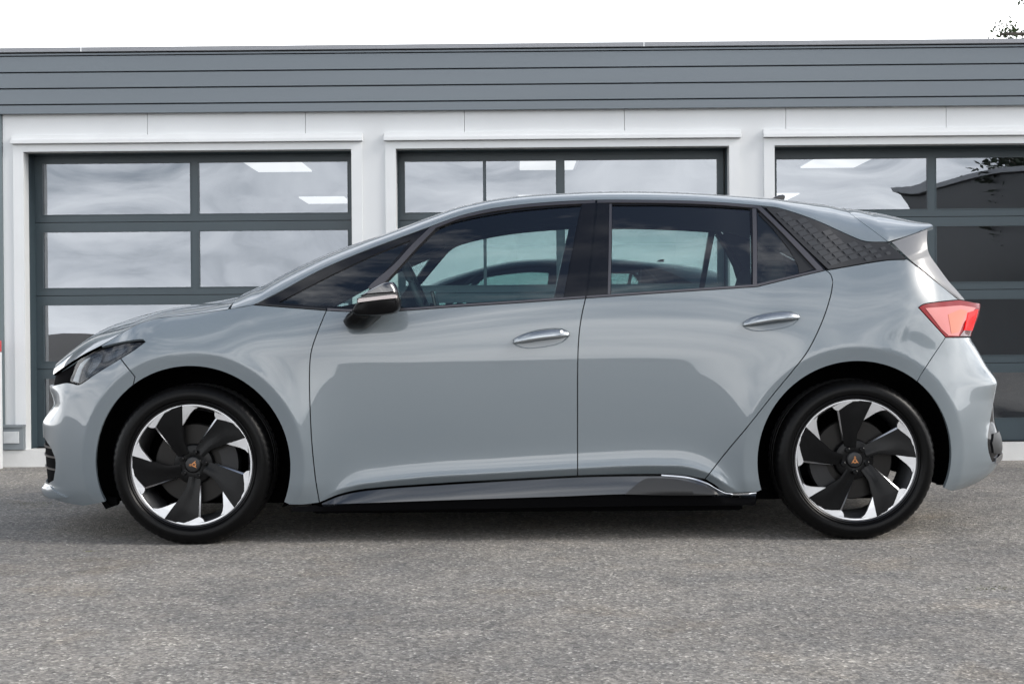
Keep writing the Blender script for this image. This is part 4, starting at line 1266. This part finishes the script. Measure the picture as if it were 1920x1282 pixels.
# ---- door handles
def handle(u0px, par, lock):
    x0, y0 = u0px
    cx, cy = x0 + 54, y0
    uv = LB.pick(cx, cy); P0 = LB.P(*uv)
    nrm = normals_of(LB.P, np.array([uv]), (0, -1, 0), .002, .002)[0]
    ang = math.atan2(12.5, 100) + .0
    ex = np.array([math.cos(ang * .9), 0, math.sin(ang * .9)]); ex -= nrm * (ex @ nrm); ex /= np.linalg.norm(ex)
    ez = np.cross(ex, nrm); ez = ez if ez[2] > 0 else -ez
    # lens-shaped cup
    def shape(outl, depth, n=40, cupd=0.0):
        pass
    L = .120
    for s_ in (1, -1):
        p_ = par if s_ == 1 else bpy.data.objects[par['_far']]
        # recess plate
        top = [(-1, -.10), (-.93, .02), (-.70, .16), (-.35, .24), (0, .27), (.4, .27), (.75, .22), (.95, .10), (1, -.02)]
        bot = [(.93, -.14), (.75, -.26), (.45, -.33), (0, -.36), (-.45, -.35), (-.75, -.28), (-.93, -.18)]
        loop = [(a * L, b * L) for a, b in top + bot]
        nl = len(loop)
        Vp = []
        for k, (sc_, dp) in enumerate(((1.0, .0015), (.93, .0005), (.80, -.016), (.55, -.028), (.1, -.03))):
            for a, b in loop: Vp.append(P0 + ex * a * sc_ + ez * (b * sc_ - (1 - sc_) * .006) + nrm * dp)
        Fp = []
        for k in range(4):
            for i in range(nl): Fp.append((k*nl + i, k*nl + (i+1) % nl, (k+1)*nl + (i+1) % nl, (k+1)*nl + i))
        Fp.append(tuple(4*nl + i for i in range(nl)))
        V_ = np.array(Vp) * np.array([1, s_, 1])
        bm = bmesh.new(); vs = [bm.verts.new(v) for v in V_]
        for f in Fp: bm.faces.new([vs[i] for i in f])
        bmesh.ops.recalc_face_normals(bm, faces=bm.faces[:])
        me = bpy.data.meshes.new('handle_cup'); bm.to_mesh(me); bm.free(); me.shade_smooth()
        add_obj('handle_cup', me, PT, p_)
        # grip: a bar bowed outwards, thick in the middle
        V_, F_ = [], []
        ns, nr = 26, 12
        for i in range(ns + 1):
            t = i / ns * 2 - 1
            a = t * L * .99
            out = .006 + .020 * (1 - abs(t) ** 3.0)
            hgt = .0200 * (1 - abs(t) ** 4 * .6)
            up = .0085 * (1 - t * t) + .002 * t - .002
            dep = .009 * (1 - abs(t) ** 5 * .6)
            for k in range(nr):
                th = 2 * math.pi * k / nr
                V_.append(P0 + ex * a + ez * (up + hgt * math.sin(th)) + nrm * (out + dep * math.cos(th) - .004 * math.sin(th)))
        for i in range(ns):
            for k in range(nr): F_.append((i*nr + k, i*nr + (k+1) % nr, (i+1)*nr + (k+1) % nr, (i+1)*nr + k))
        F_.append(tuple(range(nr))); F_.append(tuple(ns*nr + k for k in range(nr)))
        bm = bmesh.new(); vs = [bm.verts.new(v * np.array([1, s_, 1])) for v in V_]
        for f in F_: bm.faces.new([vs[i] for i in f])
        bmesh.ops.recalc_face_normals(bm, faces=bm.faces[:])
        me = bpy.data.meshes.new('door_handle'); bm.to_mesh(me); bm.free(); me.shade_smooth()
        add_obj('door_handle', me, M['handle'], p_)
        if lock and s_ == 1:
            c = P0 + ex * L * .72 + ez * .010 + nrm * .024
            ml = MB().lathe([(0.0001, -.006), (.007, -.006), (.0085, -.003), (.0085, .004)], 20)
            q = Vector(-nrm).to_track_quat('Y', 'Z')
            add_obj('lock_cap', ml.mesh('lock_cap', True), M['chrome'], p_, loc=tuple(c), rot=Vector(-nrm).to_track_quat('Y', 'Z').to_euler())
M['handle'] = pmat('handle_grey', (0.30, 0.325, 0.345), rough=0.18, metal=0.75, coat=1.0)
handle((960.5, 632), front_door, True)
handle((1391.5, 600), rear_door, False)

# ---- door mirrors
def loft(sections, nr=28, caps=True):
    """sections: (centre, u axis, v axis, half sizes, power)"""
    V_, F_ = [], []
    for c, ua, va, (hu, hv), pw in sections:
        for k in range(nr):
            th = 2 * math.pi * k / nr
            cc, ss = math.cos(th), math.sin(th)
            V_.append(np.array(c) + np.array(ua) * hu * math.copysign(abs(cc) ** (2 / pw), cc) + np.array(va) * hv * math.copysign(abs(ss) ** (2 / pw), ss))
    m_ = len(sections)
    for i in range(m_ - 1):
        for k in range(nr): F_.append((i*nr + k, i*nr + (k+1) % nr, (i+1)*nr + (k+1) % nr, (i+1)*nr + k))
    if caps: F_.append(tuple(range(nr))); F_.append(tuple((m_-1)*nr + k for k in range(nr)))
    return np.array(V_), F_

def obj_vf(name, V_, F_, mat, parent, s_=1, smooth=True, angle=40):
    bm = bmesh.new(); vs = [bm.verts.new(v) for v in np.asarray(V_) * np.array([1, s_, 1])]
    for f in F_: bm.faces.new([vs[i] for i in f])
    bmesh.ops.recalc_face_normals(bm, faces=bm.faces[:])
    me = bpy.data.meshes.new(name); bm.to_mesh(me); bm.free()
    if smooth: me.shade_smooth(); me.set_sharp_from_angle(angle=rad(angle))
    return add_obj(name, me, mat, parent)

MY = -1.00
def mir_px(pts, y): return [at(a, b, y) for a, b in pts]
for s_ in (1, -1):
    mroot = empty('door_mirror', (0, 0, 0), CAR)
    # the shell is lofted along y (inner side to outer side); outlines traced in the picture
    low = [(661, 583), (666, 574), (673, 567), (700, 562.5), (730, 560), (749.5, 557.5), (751, 570), (748, 581), (738, 587.5), (715, 591), (690, 592), (668, 590)]
    def shell(outl, ys, shrink, name, mat):
        V_, F_ = [], []
        o = np.array(outl, float); c = o.mean(0); n_ = len(o)
        for y, sh in zip(ys, shrink):
            for q in o:
                p = c + (q - c) * sh
                V_.append(at(p[0], p[1], MY) * np.array([1, 0, 1]) + np.array([0, y, 0]))
        for i in range(len(ys) - 1):
            for k in range(n_): F_.append((i*n_ + k, i*n_ + (k+1) % n_, (i+1)*n_ + (k+1) % n_, (i+1)*n_ + k))
        F_.append(tuple(range(n_))); F_.append(tuple((len(ys)-1)*n_ + k for k in range(n_)))
        return obj_vf(name, V_, F_, mat, mroot, s_, True, 50)
    low_s = [tuple(q) for q in crv(low + [low[0]], 4)[:-1]]
    shell(low_s, (-1.062, -1.058, -1.045, -1.0, -.93, -.90), (.80, .90, .98, 1.0, .97, .93), 'lower_shell', M['mirror_black'])
    cap_o = [tuple(q) for q in chain(crv([(676, 555.5), (690, 547), (708, 537), (722, 530.5), (730, 529)], 4), crv([(730, 529), (738, 529.5), (744, 537), (749.5, 549)], 4)[1:], crv([(749.5, 549), (740, 550.5), (710, 552.5), (676, 556)], 5)[1:-1])]
    shell(cap_o, (-1.066, -1.058, -1.04, -1.0, -.93, -.90), (.62, .86, .97, 1.0, .97, .93), 'mirror_cap', M['mirror_cap'] if 'mirror_cap' in M else M.setdefault('mirror_cap', pmat('mirror_cap_gloss', (0.012, 0.013, 0.018), rough=0.05, coat=1.0, coat_ior=1.7)))
    ind = [tuple(q) for q in chain([(673, 565.5), (676, 560.5)], crv([(676, 560.5), (705, 557), (742, 553), (747, 555)], 5)[1:], crv([(747, 559.5), (720, 562), (674, 568)], 5))]
    shell(ind, (-1.070, -1.064, -1.0, -.93), (.95, 1, 1, .96), 'turn_indicator', M['indicator'])
    mid = [(672, 560), (690, 553), (748, 549), (751, 560), (720, 566), (672, 571)]
    shell(mid, (-1.058, -1.05, -.92), (.96, 1, .96), 'mirror_core', M['gloss_black'])
    # foot reaching from the door skin
    foot = [(642, 602.5), (650, 590), (662, 583), (700, 583), (714, 589), (700, 603), (684, 615.5), (668, 617), (653, 616), (645, 609)]
    V_, F_ = [], []
    o = np.array([tuple(q) for q in crv(foot + [foot[0]], 4)[:-1]]); c = o.mean(0); n_ = len(o)
    for y, sh, dy in ((-.86, 1.0, 0), (-.90, 1.0, 0), (-.935, .97, -1), (-.975, .80, -6), (-1.0, .62, -12)):
        for q in o:
            p = c + (q - c) * sh + np.array([-dy * .8, dy])
            V_.append(at(p[0], p[1], -.93) * np.array([1, 0, 1]) + np.array([0, y, 0]))
    for i in range(4):
        for k in range(n_): F_.append((i*n_ + k, i*n_ + (k+1) % n_, (i+1)*n_ + (k+1) % n_, (i+1)*n_ + k))
    F_.append(tuple(range(n_))); F_.append(tuple(4*n_ + k for k in range(n_)))
    obj_vf('mirror_foot', V_, F_, M['mirror_black'], mroot, s_, True, 50)

# ---- roof aerial
fin = [at(a, b, 0) for a, b in [(1445, 374), (1452, 369.5), (1460, 366), (1468, 365), (1472, 367), (1471, 372), (1469, 377), (1445, 377)]]
V_, F_ = [], []
n_ = len(fin)
for y, sh in ((-.022, .72), (-.014, .92), (0, 1.0), (.014, .92), (.022, .72)):
    c = np.mean(fin, 0)
    for p in fin: V_.append((c[0] + (p[0] - c[0]) * sh, y, min(c[2] - .012 + (p[2] - c[2] + .012) * sh, 9)))
for i in range(4):
    for k in range(n_): F_.append((i*n_ + k, i*n_ + (k+1) % n_, (i+1)*n_ + (k+1) % n_, (i+1)*n_ + k))
F_.append(tuple(range(n_))); F_.append(tuple(4*n_ + k for k in range(n_)))
obj_vf('roof_aerial', V_, F_, M['gloss_black'], CAR)

# ================================================================== wheels
RIM = .2585
def pol(a, r): return np.array([r * RIM * math.sin(rad(a)), r * RIM * math.cos(rad(a))])
def face_y(r): return .010 + .024 * (1 - np.clip(r / RIM, 0, 1)) ** 1.3
def polyline_at(pts, n):
    p = np.array(pts); l = np.concatenate([[0], np.cumsum(np.hypot(*np.diff(p, axis=0).T))])
    t = np.linspace(0, l[-1], n)
    return np.stack([np.interp(t, l, p[:, 0]), np.interp(t, l, p[:, 1])], 1)
def make_tyre():
    seg = 264
    prof = [(.246, .022), (.2585, .010), (.2625, .006), (.266, .0035), (.270, .0055), (.276, -.0015), (.286, -.0045), (.298, -.0045), (.309, -.001), (.318, .006), (.325, .0125), (.3315, .021), (.3350, .031), (.3366, .044), (.337, .058),
            (.337, .064), (.329, .066), (.329, .073), (.337, .075), (.337, .103), (.329, .105), (.329, .112), (.337, .114), (.337, .142), (.329, .144), (.329, .151), (.337, .153), (.3366, .172), (.333, .186), (.322, .204), (.30, .214), (.27, .212), (.246, .20)]
    V, F = [], []
    for k in range(seg):
        a = 2 * math.pi * k / seg
        for i, (r, y) in enumerate(prof):
            rr, yy = r, y
            if 10 <= i <= 15 and k % 4 == 0: rr -= .002; yy += .0005
            if 26 <= i <= 28 and k % 4 == 2: rr -= .003
            z = rr * math.cos(a)
            if z < -R_TYRE + .0045: z = -R_TYRE + .0045 - .0005
            V.append((rr * math.sin(a), yy, z))
    n = len(prof)
    for k in range(seg):
        for i in range(n - 1):
            a, b = k * n + i, ((k + 1) % seg) * n + i
            F.append((a, b, b + 1, a + 1))
    me = bpy.data.meshes.new('tyre'); me.from_pydata(V, [], F); me.update()
    bm = bmesh.new(); bm.from_mesh(me); bmesh.ops.recalc_face_normals(bm, faces=bm.faces[:]); bm.to_mesh(me); bm.free()
    me.shade_smooth(); me.set_sharp_from_angle(angle=rad(32))
    return me
def ring_mesh(name, prof, seg=120, angle=25):
    return MB().lathe(prof, seg).mesh(name, True, angle)
def blade_mesh():
    Lp = [pol(-66, .24), pol(-54, .38), pol(-43.2, .842), pol(-34, .90), pol(-24.8, .975)]
    Rp = [pol(-18, .20), pol(-20.5, .40), pol(-12.6, .665), pol(-8.5, .975)]
    ns, nt = 18, 7
    L, Rr = polyline_at(Lp, ns), polyline_at(Rp, ns)
    V, F = [], []
    for i in range(ns):
        for j in range(nt):
            t = j / (nt - 1)
            q = L[i] * (1 - t) + Rr[i] * t
            r = math.hypot(*q); s = i / (ns - 1)
            fold = .012 * (1 - t) * (1 - s * .75) - .004 * max(0.0, 1 - abs(t - .72) / .28) * (1 - s)
            V.append((q[0], float(face_y(r)) - .0025 + fold, q[1]))
    for i in range(ns - 1):
        for j in range(nt - 1):
            a = i * nt + j; F.append((a, a + 1, a + nt + 1, a + nt))
    n = len(V)
    bd = [i * nt for i in range(ns)] + [(ns - 1) * nt + j for j in range(1, nt)] + [i * nt + nt - 1 for i in range(ns - 2, -1, -1)] + [j for j in range(nt - 2, 0, -1)]
    V += [(V[i][0] * .97, V[i][1] + .022, V[i][2] * .97) for i in bd]
    for k in range(len(bd)):
        k2 = (k + 1) % len(bd); F.append((bd[k], bd[k2], n + k2, n + k))
    bm = bmesh.new(); vs = [bm.verts.new(v) for v in V]
    for f in F: bm.faces.new([vs[i] for i in f])
    bmesh.ops.recalc_face_normals(bm, faces=bm.faces[:])
    es = [e for e in bm.edges if len(e.link_faces) == 2 and e.calc_face_angle() > rad(50)]
    bmesh.ops.bevel(bm, geom=es, offset=.0012, segments=2, affect='EDGES')
    me = bpy.data.meshes.new('spoke'); bm.to_mesh(me); bm.free(); me.shade_smooth(); me.set_sharp_from_angle(angle=rad(38))
    return me
def tip_mesh(pts, y0, y1):
    bm = bmesh.new()
    A = [bm.verts.new((p[0], y0 + (float(face_y(math.hypot(*p))) - .010), p[1])) for p in pts]
    C = [bm.verts.new((p[0], y1 + (float(face_y(math.hypot(*p))) - .010), p[1])) for p in pts]
    f = bm.faces.new(A); bm.faces.new(C[::-1])
    for i in range(len(A)): bm.faces.new((A[(i + 1) % len(A)], A[i], C[i], C[(i + 1) % len(A)]))
    bmesh.ops.recalc_face_normals(bm, faces=bm.faces[:])
    bmesh.ops.triangulate(bm, faces=[f])
    me = bpy.data.meshes.new('machined_tip'); bm.to_mesh(me); bm.free()
    return me
ME = {}
ME['tyre'] = make_tyre()
ME['ring'] = ring_mesh('rim_ring', [(.2440, .030), (.2440, .0115), (.2448, .0105), (.2505, .0096), (.2520, .0098)])
ME['flange'] = ring_mesh('rim_flange', [(.2521, .0115), (.2545, .0085), (.2575, .0065), (.2590, .009), (.2590, .03)])
ME['barrel'] = ring_mesh('rim_barrel', [(.2440, .0305), (.236, .045), (.226, .07), (.222, .13), (.228, .185), (.246, .205)])
ME['spoke'] = blade_mesh()
tipL = [pol(-24.8, .968), pol(-34, .90), pol(-43.5, .845), pol(-45.5, .86), pol(-47.2, .89), pol(-48.2, .938), pol(-40, .945), pol(-32, .958)]
tipR = [pol(-8.5, .968), pol(-10.0, .82), pol(-12.9, .655), pol(-9.0, .70), pol(-4.8, .765), pol(-1.0, .835), pol(2.6, .895), pol(6.5, .935), pol(-2, .955)]
ME['tipL'] = tip_mesh(tipL, .0085, .028); ME['tipR'] = tip_mesh(tipR, .0085, .028)
def glint_mesh():
    # thin silver rib standing in for the gleam on a spoke's dark bevel
    E = polyline_at([pol(-55.5, .36), pol(-43.2, .842)], 10)
    V, F = [], []
    for i, q in enumerate(E):
        s = i / 9; w = .0016 + .0042 * s; r = math.hypot(*q)
        d = E[-1] - E[0]; d = d / np.hypot(*d); nn = np.array([-d[1], d[0]])
        if nn @ pol(-80, 1) < 0: nn = -nn
        y = float(face_y(r)) - .0025 + .012 * (1 - (.25 + .6 * s) * .75)
        a, b = q - nn * .0012, q + nn * w
        V += [(a[0], y - .0006, a[1]), (b[0], y + .0035, b[1]), (b[0], y + .018, b[1]), (a[0], y + .018, a[1])]
    for i in range(9):
        for k in range(4): F.append((i*4 + k, i*4 + (k+1) % 4, i*4 + 4 + (k+1) % 4, i*4 + 4 + k))
    F += [(0, 1, 2, 3), (36, 37, 38, 39)]
    bm = bmesh.new(); vs = [bm.verts.new(v) for v in V]
    for f in F: bm.faces.new([vs[i] for i in f])
    bmesh.ops.recalc_face_normals(bm, faces=bm.faces[:])
    me = bpy.data.meshes.new('spoke_edge_glint'); bm.to_mesh(me); bm.free(); return me
ME['edge'] = glint_mesh()
ME['hub'] = MB().lathe([(.0001, .031), (.030, .031), (.0335, .0325), (.036, .036), (.064, .034), (.080, .039), (.086, .060)], 60).mesh('hub', True, 30)
ME['cap'] = MB().lathe([(.0001, .0265), (.024, .0268), (.0295, .0285), (.0315, .033)], 48).mesh('centre_cap', True, 30)
ME['bolt'] = MB().lathe([(.0001, .0180), (.0075, .0180), (.0100, .020), (.0100, .035), (.0145, .0355), (.0155, .040)], 14).mesh('wheel_bolt', True, 30)
ME['disc'] = MB().lathe([(.075, .075), (.165, .075), (.170, .080), (.170, .10), (.075, .10)], 72).mesh('brake_disc', True, 30)
ME['bell'] = MB().lathe([(.0001, .052), (.070, .052), (.078, .060), (.080, .10)], 48).mesh('hub_bell', True, 30)
half = [(.07, .98), (.27, .62), (.20, .22), (.52, -.12), (1.0, -.92), (.50, -.66), (.07, -.98), (.07, -.62), (.34, -.34), (.07, -.06)]
mE = MB()
for sg in (1, -1):
    mE.prism([(sg * a * .0155, b * .0165) for a, b in half], .0245, .0285)
ME['badge'] = mE.mesh('badge')
cal = [(.185 * math.sin(rad(a)), .185 * math.cos(rad(a))) for a in range(62, 119, 8)] + [(.115 * math.sin(rad(a)), .115 * math.cos(rad(a))) for a in range(118, 61, -8)]
ME['caliper'] = MB().prism(cal, .058, .13).mesh('caliper')

def wheel(hub, side, rot):
    w = empty('wheel', (hub[0], WY * side, HUB_Z), CAR)
    w.rotation_euler = (0, 0, 0 if side == 1 else math.pi)
    if side == -1: pass
    def put(name, me, mat, ang=0.0):
        o = add_obj(name, me, mat, w); o.rotation_euler = (0, rad(ang), 0); return o
    put('tyre', ME['tyre'], M['rubber'])
    put('rim_ring', ME['ring'], M['silver']); put('rim_flange', ME['flange'], M['flange']); put('rim_barrel', ME['barrel'], M['barrel'])
    for k in range(5):
        put('spoke', ME['spoke'], M['wheel_black'], rot + 72 * k)
        put('machined_tip', ME['tipL'], M['silver'], rot + 72 * k); put('machined_tip', ME['tipR'], M['silver'], rot + 72 * k)
        put('spoke_edge_glint', ME['edge'], M['edge'], rot + 72 * k)
        b = put('wheel_bolt', ME['bolt'], M['wheel_black'])
        a = rad(rot + 10.4 + 72 * k); b.location = (.052 * math.sin(a), 0, .052 * math.cos(a))
    put('hub', ME['hub'], M['wheel_black']); put('centre_cap', ME['cap'], M['satin_black'])
    put('badge', ME['badge'], M['copper'], rot - 96.5)
    put('brake_disc', ME['disc'], M['disc']); put('hub_bell', ME['bell'], M['caliper']); put('caliper', ME['caliper'], M['caliper'], 0 if hub is HUBF else 150)
for side in (1, -1):
    wheel(HUBF, side, 0.0)
    wheel(HUBR, side, 96.5)

# ================================================================== cabin
def soft(name, V_, F_, mat, parent, lv=2):
    o = obj_vf(name, V_, F_, mat, parent, 1, True, 180)
    md = o.modifiers.new('sub', 'SUBSURF'); md.levels = lv; md.render_levels = lv
    return o
def cushion(name, secs, mat, parent):
    """stack of rounded-rectangle sections: (x, y, z, half depth x, half width y, tilt)"""
    ss = []
    for (x, y, z, hx, hy, tl) in secs:
        ss.append(((x, y, z), (math.cos(tl), 0, math.sin(tl)), (0, 1, 0), (hx, hy), 4.0))
    V_, F_ = loft(ss, 20)
    return soft(name, V_, F_, mat, parent, 1)
def seat(x, y):
    s = empty('front_seat', (x, y, .30), CAR)
    def c(nm, secs): return cushion(nm, secs, M['cabin'], s)
    V_, F_ = loft([((dx, 0, .16 + dz), (0, 0, 1), (0, 1, 0), (hz, .25), 4) for dx, dz, hz in ((-.27, .03, .05), (-.24, .03, .07), (0, .0, .08), (.24, -.02, .08), (.28, -.02, .06))], 20)
    soft('seat_cushion', V_, F_, M['cabin'], s, 1)
    secs = [(.24 + t * .22, 0, .16 + t * .62, .075 - .03 * t, .245 - .05 * t * t, -.3) for t in np.linspace(0, 1, 7)]
    c('backrest', secs)
    c('headrest', [(.47 + t * .05, 0, .80 + t * .19, .045, .12 + .02 * math.sin(math.pi * t), -.25) for t in np.linspace(0, 1, 5)])
    return s
xs_seat = xs(1010)
seat(xs_seat - .22, -.36); seat(xs_seat - .22, .36)
rb = empty('rear_bench', (xs(1400), 0, .32), CAR)
V_, F_ = loft([((dx, 0, .2), (0, 0, 1), (0, 1, 0), (hz, .60), 6) for dx, hz in ((-.5, .06), (-.46, .09), (-.1, .09), (.0, .07))], 24)
soft('bench_cushion', V_, F_, M['cabin'], rb, 1)
cushion('bench_back', [(-.02 + t * .20, 0, .22 + t * .50, .06, .60, -.3) for t in np.linspace(0, 1, 5)], M['cabin'], rb)
for y in (-.36, .36):
    cushion('headrest', [(.19 + t * .04, y, .74 + t * .13, .04, .12, -.2) for t in np.linspace(0, 1, 4)], M['cabin'], rb)
# dashboard
ds = []
xd = xs(700)
V_, F_ = loft([((xd, y, .86), (1, 0, .08), (0, 0, 1), (.30, .10), 3.5) for y in (-.74, -.70, -.3, 0, .3, .70, .74)], 20)
dash = soft('dashboard', V_, F_, M['cabin'], CAR, 1)
sc = MB().box((-.008, -.13, -.075), (.008, .13, .075), .004).build('centre_screen', M['gloss_black'], dash, loc=(xd + .22, 0, 1.00), rot=(0, rad(-12), 0))
# steering wheel (left-hand drive: the near side is the driver's)
swc = at(785, 552, -.36)
sw = empty('steering_wheel', tuple(swc), CAR); sw.rotation_euler = (0, rad(-24), 0)
ring = [(0, .18 * math.sin(a), .18 * math.cos(a)) for a in np.linspace(0, 2 * math.pi, 49)]
MB().tube(ring, .0165, 12).build('wheel_rim', M['wheel_grey'], sw, smooth=True)
V_, F_ = loft([((dx, 0, 0), (0, 1, 0), (0, 0, 1), (r, r * .8), 3) for dx, r in ((-.05, .05), (-.01, .075), (.02, .06))], 20)
obj_vf('airbag_pad', V_, F_, M['cabin'], sw)
for a in (90, 210, 270, 150):
    MB().box((-.008, .06, -.016), (.006, .172, .016), .003).build('wheel_spoke', M['wheel_grey'], sw, rot=(rad(a), 0, 0)) if a in (90, 270) else None
MB().box((-.008, -.172, -.018), (.006, -.06, .018), .003).build('wheel_spoke', M['wheel_grey'], sw)
MB().box((-.008, .06, -.018), (.006, .172, .018), .003).build('wheel_spoke', M['wheel_grey'], sw)
MB().tube([(0, 0, 0), (-.34, 0, -.02)], .035, 12).build('steering_column', M['cabin'], sw)
MB().box((-.84, -.78, .245), (.96, .78, .30)).build('cabin_floor', M['cabin'], CAR)
MB().box((-1.22, -.53, .31), (-1.16, .53, .90)).build('bulkhead', M['matt_black'], CAR)
# far seats' belt etc. left out: nothing of them shows

# ================================================================== yard: grit, moss, tree, things mirrored in the glass
V, F = [], []
for k in range(2600):
    d = RNG.uniform(2.4, 7.2); x = RNG.uniform(-1, 1) * d * .40
    y = CAM[1] + d
    if -0.95 < y < .95 and abs(x) < 2.1: continue
    r = RNG.choice([.0016, .0022, .003, .0042], p=[.5, .3, .16, .04]) * RNG.uniform(.8, 1.2)
    a0 = RNG.uniform(0, 6.28); n0 = len(V)
    for i in range(5):
        a = a0 + i * 1.2566 + RNG.uniform(-.25, .25)
        V.append((x + r * math.cos(a) * RNG.uniform(.7, 1.2), y + r * math.sin(a) * RNG.uniform(.7, 1.2), -.0004))
    V.append((x + RNG.uniform(-.3, .3) * r, y + RNG.uniform(-.3, .3) * r, r * RNG.uniform(.6, 1.0)))
    for i in range(5): F.append((n0 + i, n0 + (i + 1) % 5, n0 + 5))
M_GRIT = pmat('grit', (.22, .21, .195), rough=.9, var=(35, .6))
grit = add_obj('loose_grit', mesh_np('loose_grit', V, F, smooth=False), M_GRIT)
tag(grit, 'loose grit scattered over the asphalt', 'grit', kind='stuff')

M_MOSS = pmat('moss', (.17, .17, .10), rough=.9, var=(40, .3))
def moss(px, py, sx, sy, n, label):
    c = rays([(px, py)])[0]; t = -CAM[2] / c[2]; p = CAM + c * t
    V, F = [], []
    for k in range(n):
        x, y = RNG.normal(0, sx), RNG.normal(0, sy)
        a = RNG.uniform(0, 6.28); w, hh = RNG.uniform(.002, .005), RNG.uniform(.0008, .003)
        b = len(V)
        V += [(x - w * math.cos(a), y - w * math.sin(a), -.0005), (x + w * math.cos(a), y + w * math.sin(a), -.0005), (x + RNG.normal(0, .004), y + RNG.normal(0, .004), hh)]
        F.append((b, b + 1, b + 2))
    o = add_obj('moss_patch', mesh_np('moss_patch', V, F, smooth=False), M_MOSS, loc=(p[0], p[1], 0))
    tag(o, label, 'moss', kind='stuff')
moss(60, 944, .08, .05, 260, 'thin moss growing on the asphalt by the front bumper')
moss(1858, 1103, .05, .02, 90, 'thin moss on the asphalt at the right')
moss(168, 1033, .02, .008, 60, 'speck of moss on the asphalt by the front wheel')

M_BARK = pmat('bark', (.09, .075, .06), rough=.9, var=(9, .3), bump=(30, .6, .02))
def leaf_mat(name, col):
    m = pmat(name, col, rough=.55, var=(1.2, .35), spec=.3)
    return m
M_LEAF = leaf_mat('leaves', (.055, .085, .035))
M_LEAF2 = leaf_mat('dark_leaves', (.035, .05, .03))
def tree(name, loc, height, spread, n_leaf, leaf, mat, label, seed, group=None, jit=.028):
    rg = np.random.default_rng(seed)
    root = empty(name, loc)
    tag(root, label, 'tree', group)
    mb = MB(); tips = []
    def grow(p, d, L, r, lev):
        pts = [p]
        q = np.array(p)
        for i in range(4):
            d = d + rg.normal(0, .12, 3); d /= np.linalg.norm(d)
            q = q + d * L / 4; pts.append(tuple(q))
        mb.tube(pts, r, 7, r * .55)
        if lev == 0:
            tips.extend([np.array(k) for k in pts[1:]]); return
        if lev <= 1: tips.extend([np.array(k) for k in pts[2:]])
        for k in range(rg.integers(4, 6)):
            a = rg.uniform(0, 2 * math.pi); s = pts[rg.integers(2, 5)]
            nd = d * .75 + np.array([math.cos(a), math.sin(a), rg.uniform(-.1, .5)]) * spread
            nd /= np.linalg.norm(nd)
            grow(s, nd, L * rg.uniform(.5, .68), r * .5, lev - 1)
    grow((0, 0, -.05), np.array([0, 0, 1.0]), height * .42, height * .028, 3)
    mb.build('trunk', M_BARK, root, smooth=True)
    T = np.array(tips)
    V, F = [], []
    for k in range(n_leaf):
        c = T[rg.integers(len(T))] + rg.normal(0, height * jit, 3)
        u = rg.normal(0, 1, 3); u /= np.linalg.norm(u); w = np.cross(u, rg.normal(0, 1, 3)); w /= np.linalg.norm(w)
        s = leaf * rg.uniform(.6, 1.3); b = len(V)
        V += [c - u * s, c + w * s * .45, c + u * s, c - w * s * .45]; F.append((b, b + 1, b + 2, b + 3))
    add_obj('crown', mesh_np('crown', V, F, smooth=False), mat, root)
    return root
gt = tree('garden_tree', (11.3, 14.5, 0), 5.9, .75, 26000, .024, M_LEAF, 'leafy tree peeping over the right end of the workshop roof', 5, jit=.010)
_cv = np.array([v.co[:] for v in gt.children[1].data.vertices])
for _s in np.arange(.9, 2.2, .02):                     # let the crown just clear the roof edge
    _q = project(_cv * _s + np.array(gt.location)); _q = _q[(_q[:, 0] < 1908)]
    if len(_q) and np.sort(_q[:, 1])[min(12, len(_q) - 1)] < 73: break
gt.scale = (_s, _s, _s)
tree('yard_tree', (11.8, -19.5, 0), 8.0, .8, 9000, .12, M_LEAF2, 'dark tree across the yard, mirrored in the right workshop door', 11)

# a dark hall across the yard; only its mirror image in doors and paint is seen
M_HALL = pmat('dark_cladding', (.02, .023, .026), rough=.5, var=(1.2, .2, (1, 1, .2)))
hall = empty('storage_hall', (19, -24, 0))
tag(hall, 'dark clad storage hall across the yard, mirrored in the right workshop door', 'building')
for k in range(16):
    MB().box((-9 + k * 1.2 + .01, 0, .15), (-9 + k * 1.2 + 1.19, .06, 4.3)).build('cladding_panel', M_HALL, hall)
MB().box((-9, .07, 0), (10.2, 9, 4.28)).build('hall_body', M_HALL, hall)
MB().box((-9.15, -.15, 4.3), (10.35, 9.1, 4.5)).build('roof_edge', B['cap'], hall)
MB().box((-9.02, -.01, 0), (10.22, .05, .15)).build('hall_plinth', B['plinth'], hall)

# sliver of a white post with a red top at the very left
wp = empty('marker_post', (float(at(-4, 700, 2.5)[0]), 2.5, 0))
tag(wp, 'white post with red top at the far left edge by the workshop corner', 'post')
zt_ = float(at(0, 638, 2.5)[2]); zr_ = float(at(0, 660, 2.5)[2])
MB().box((-.03, -.02, 0), (.022, .02, zr_), .006).build('post_shaft', B['frame_white'], wp)
MB().box((-.029, -.019, zr_ + .001), (.021, .019, zt_), .008).build('post_cap', pmat('red_paint', (.55, .05, .05), rough=.4), wp)

for _o in bpy.data.objects:
    if '_far' in _o: del _o['_far']
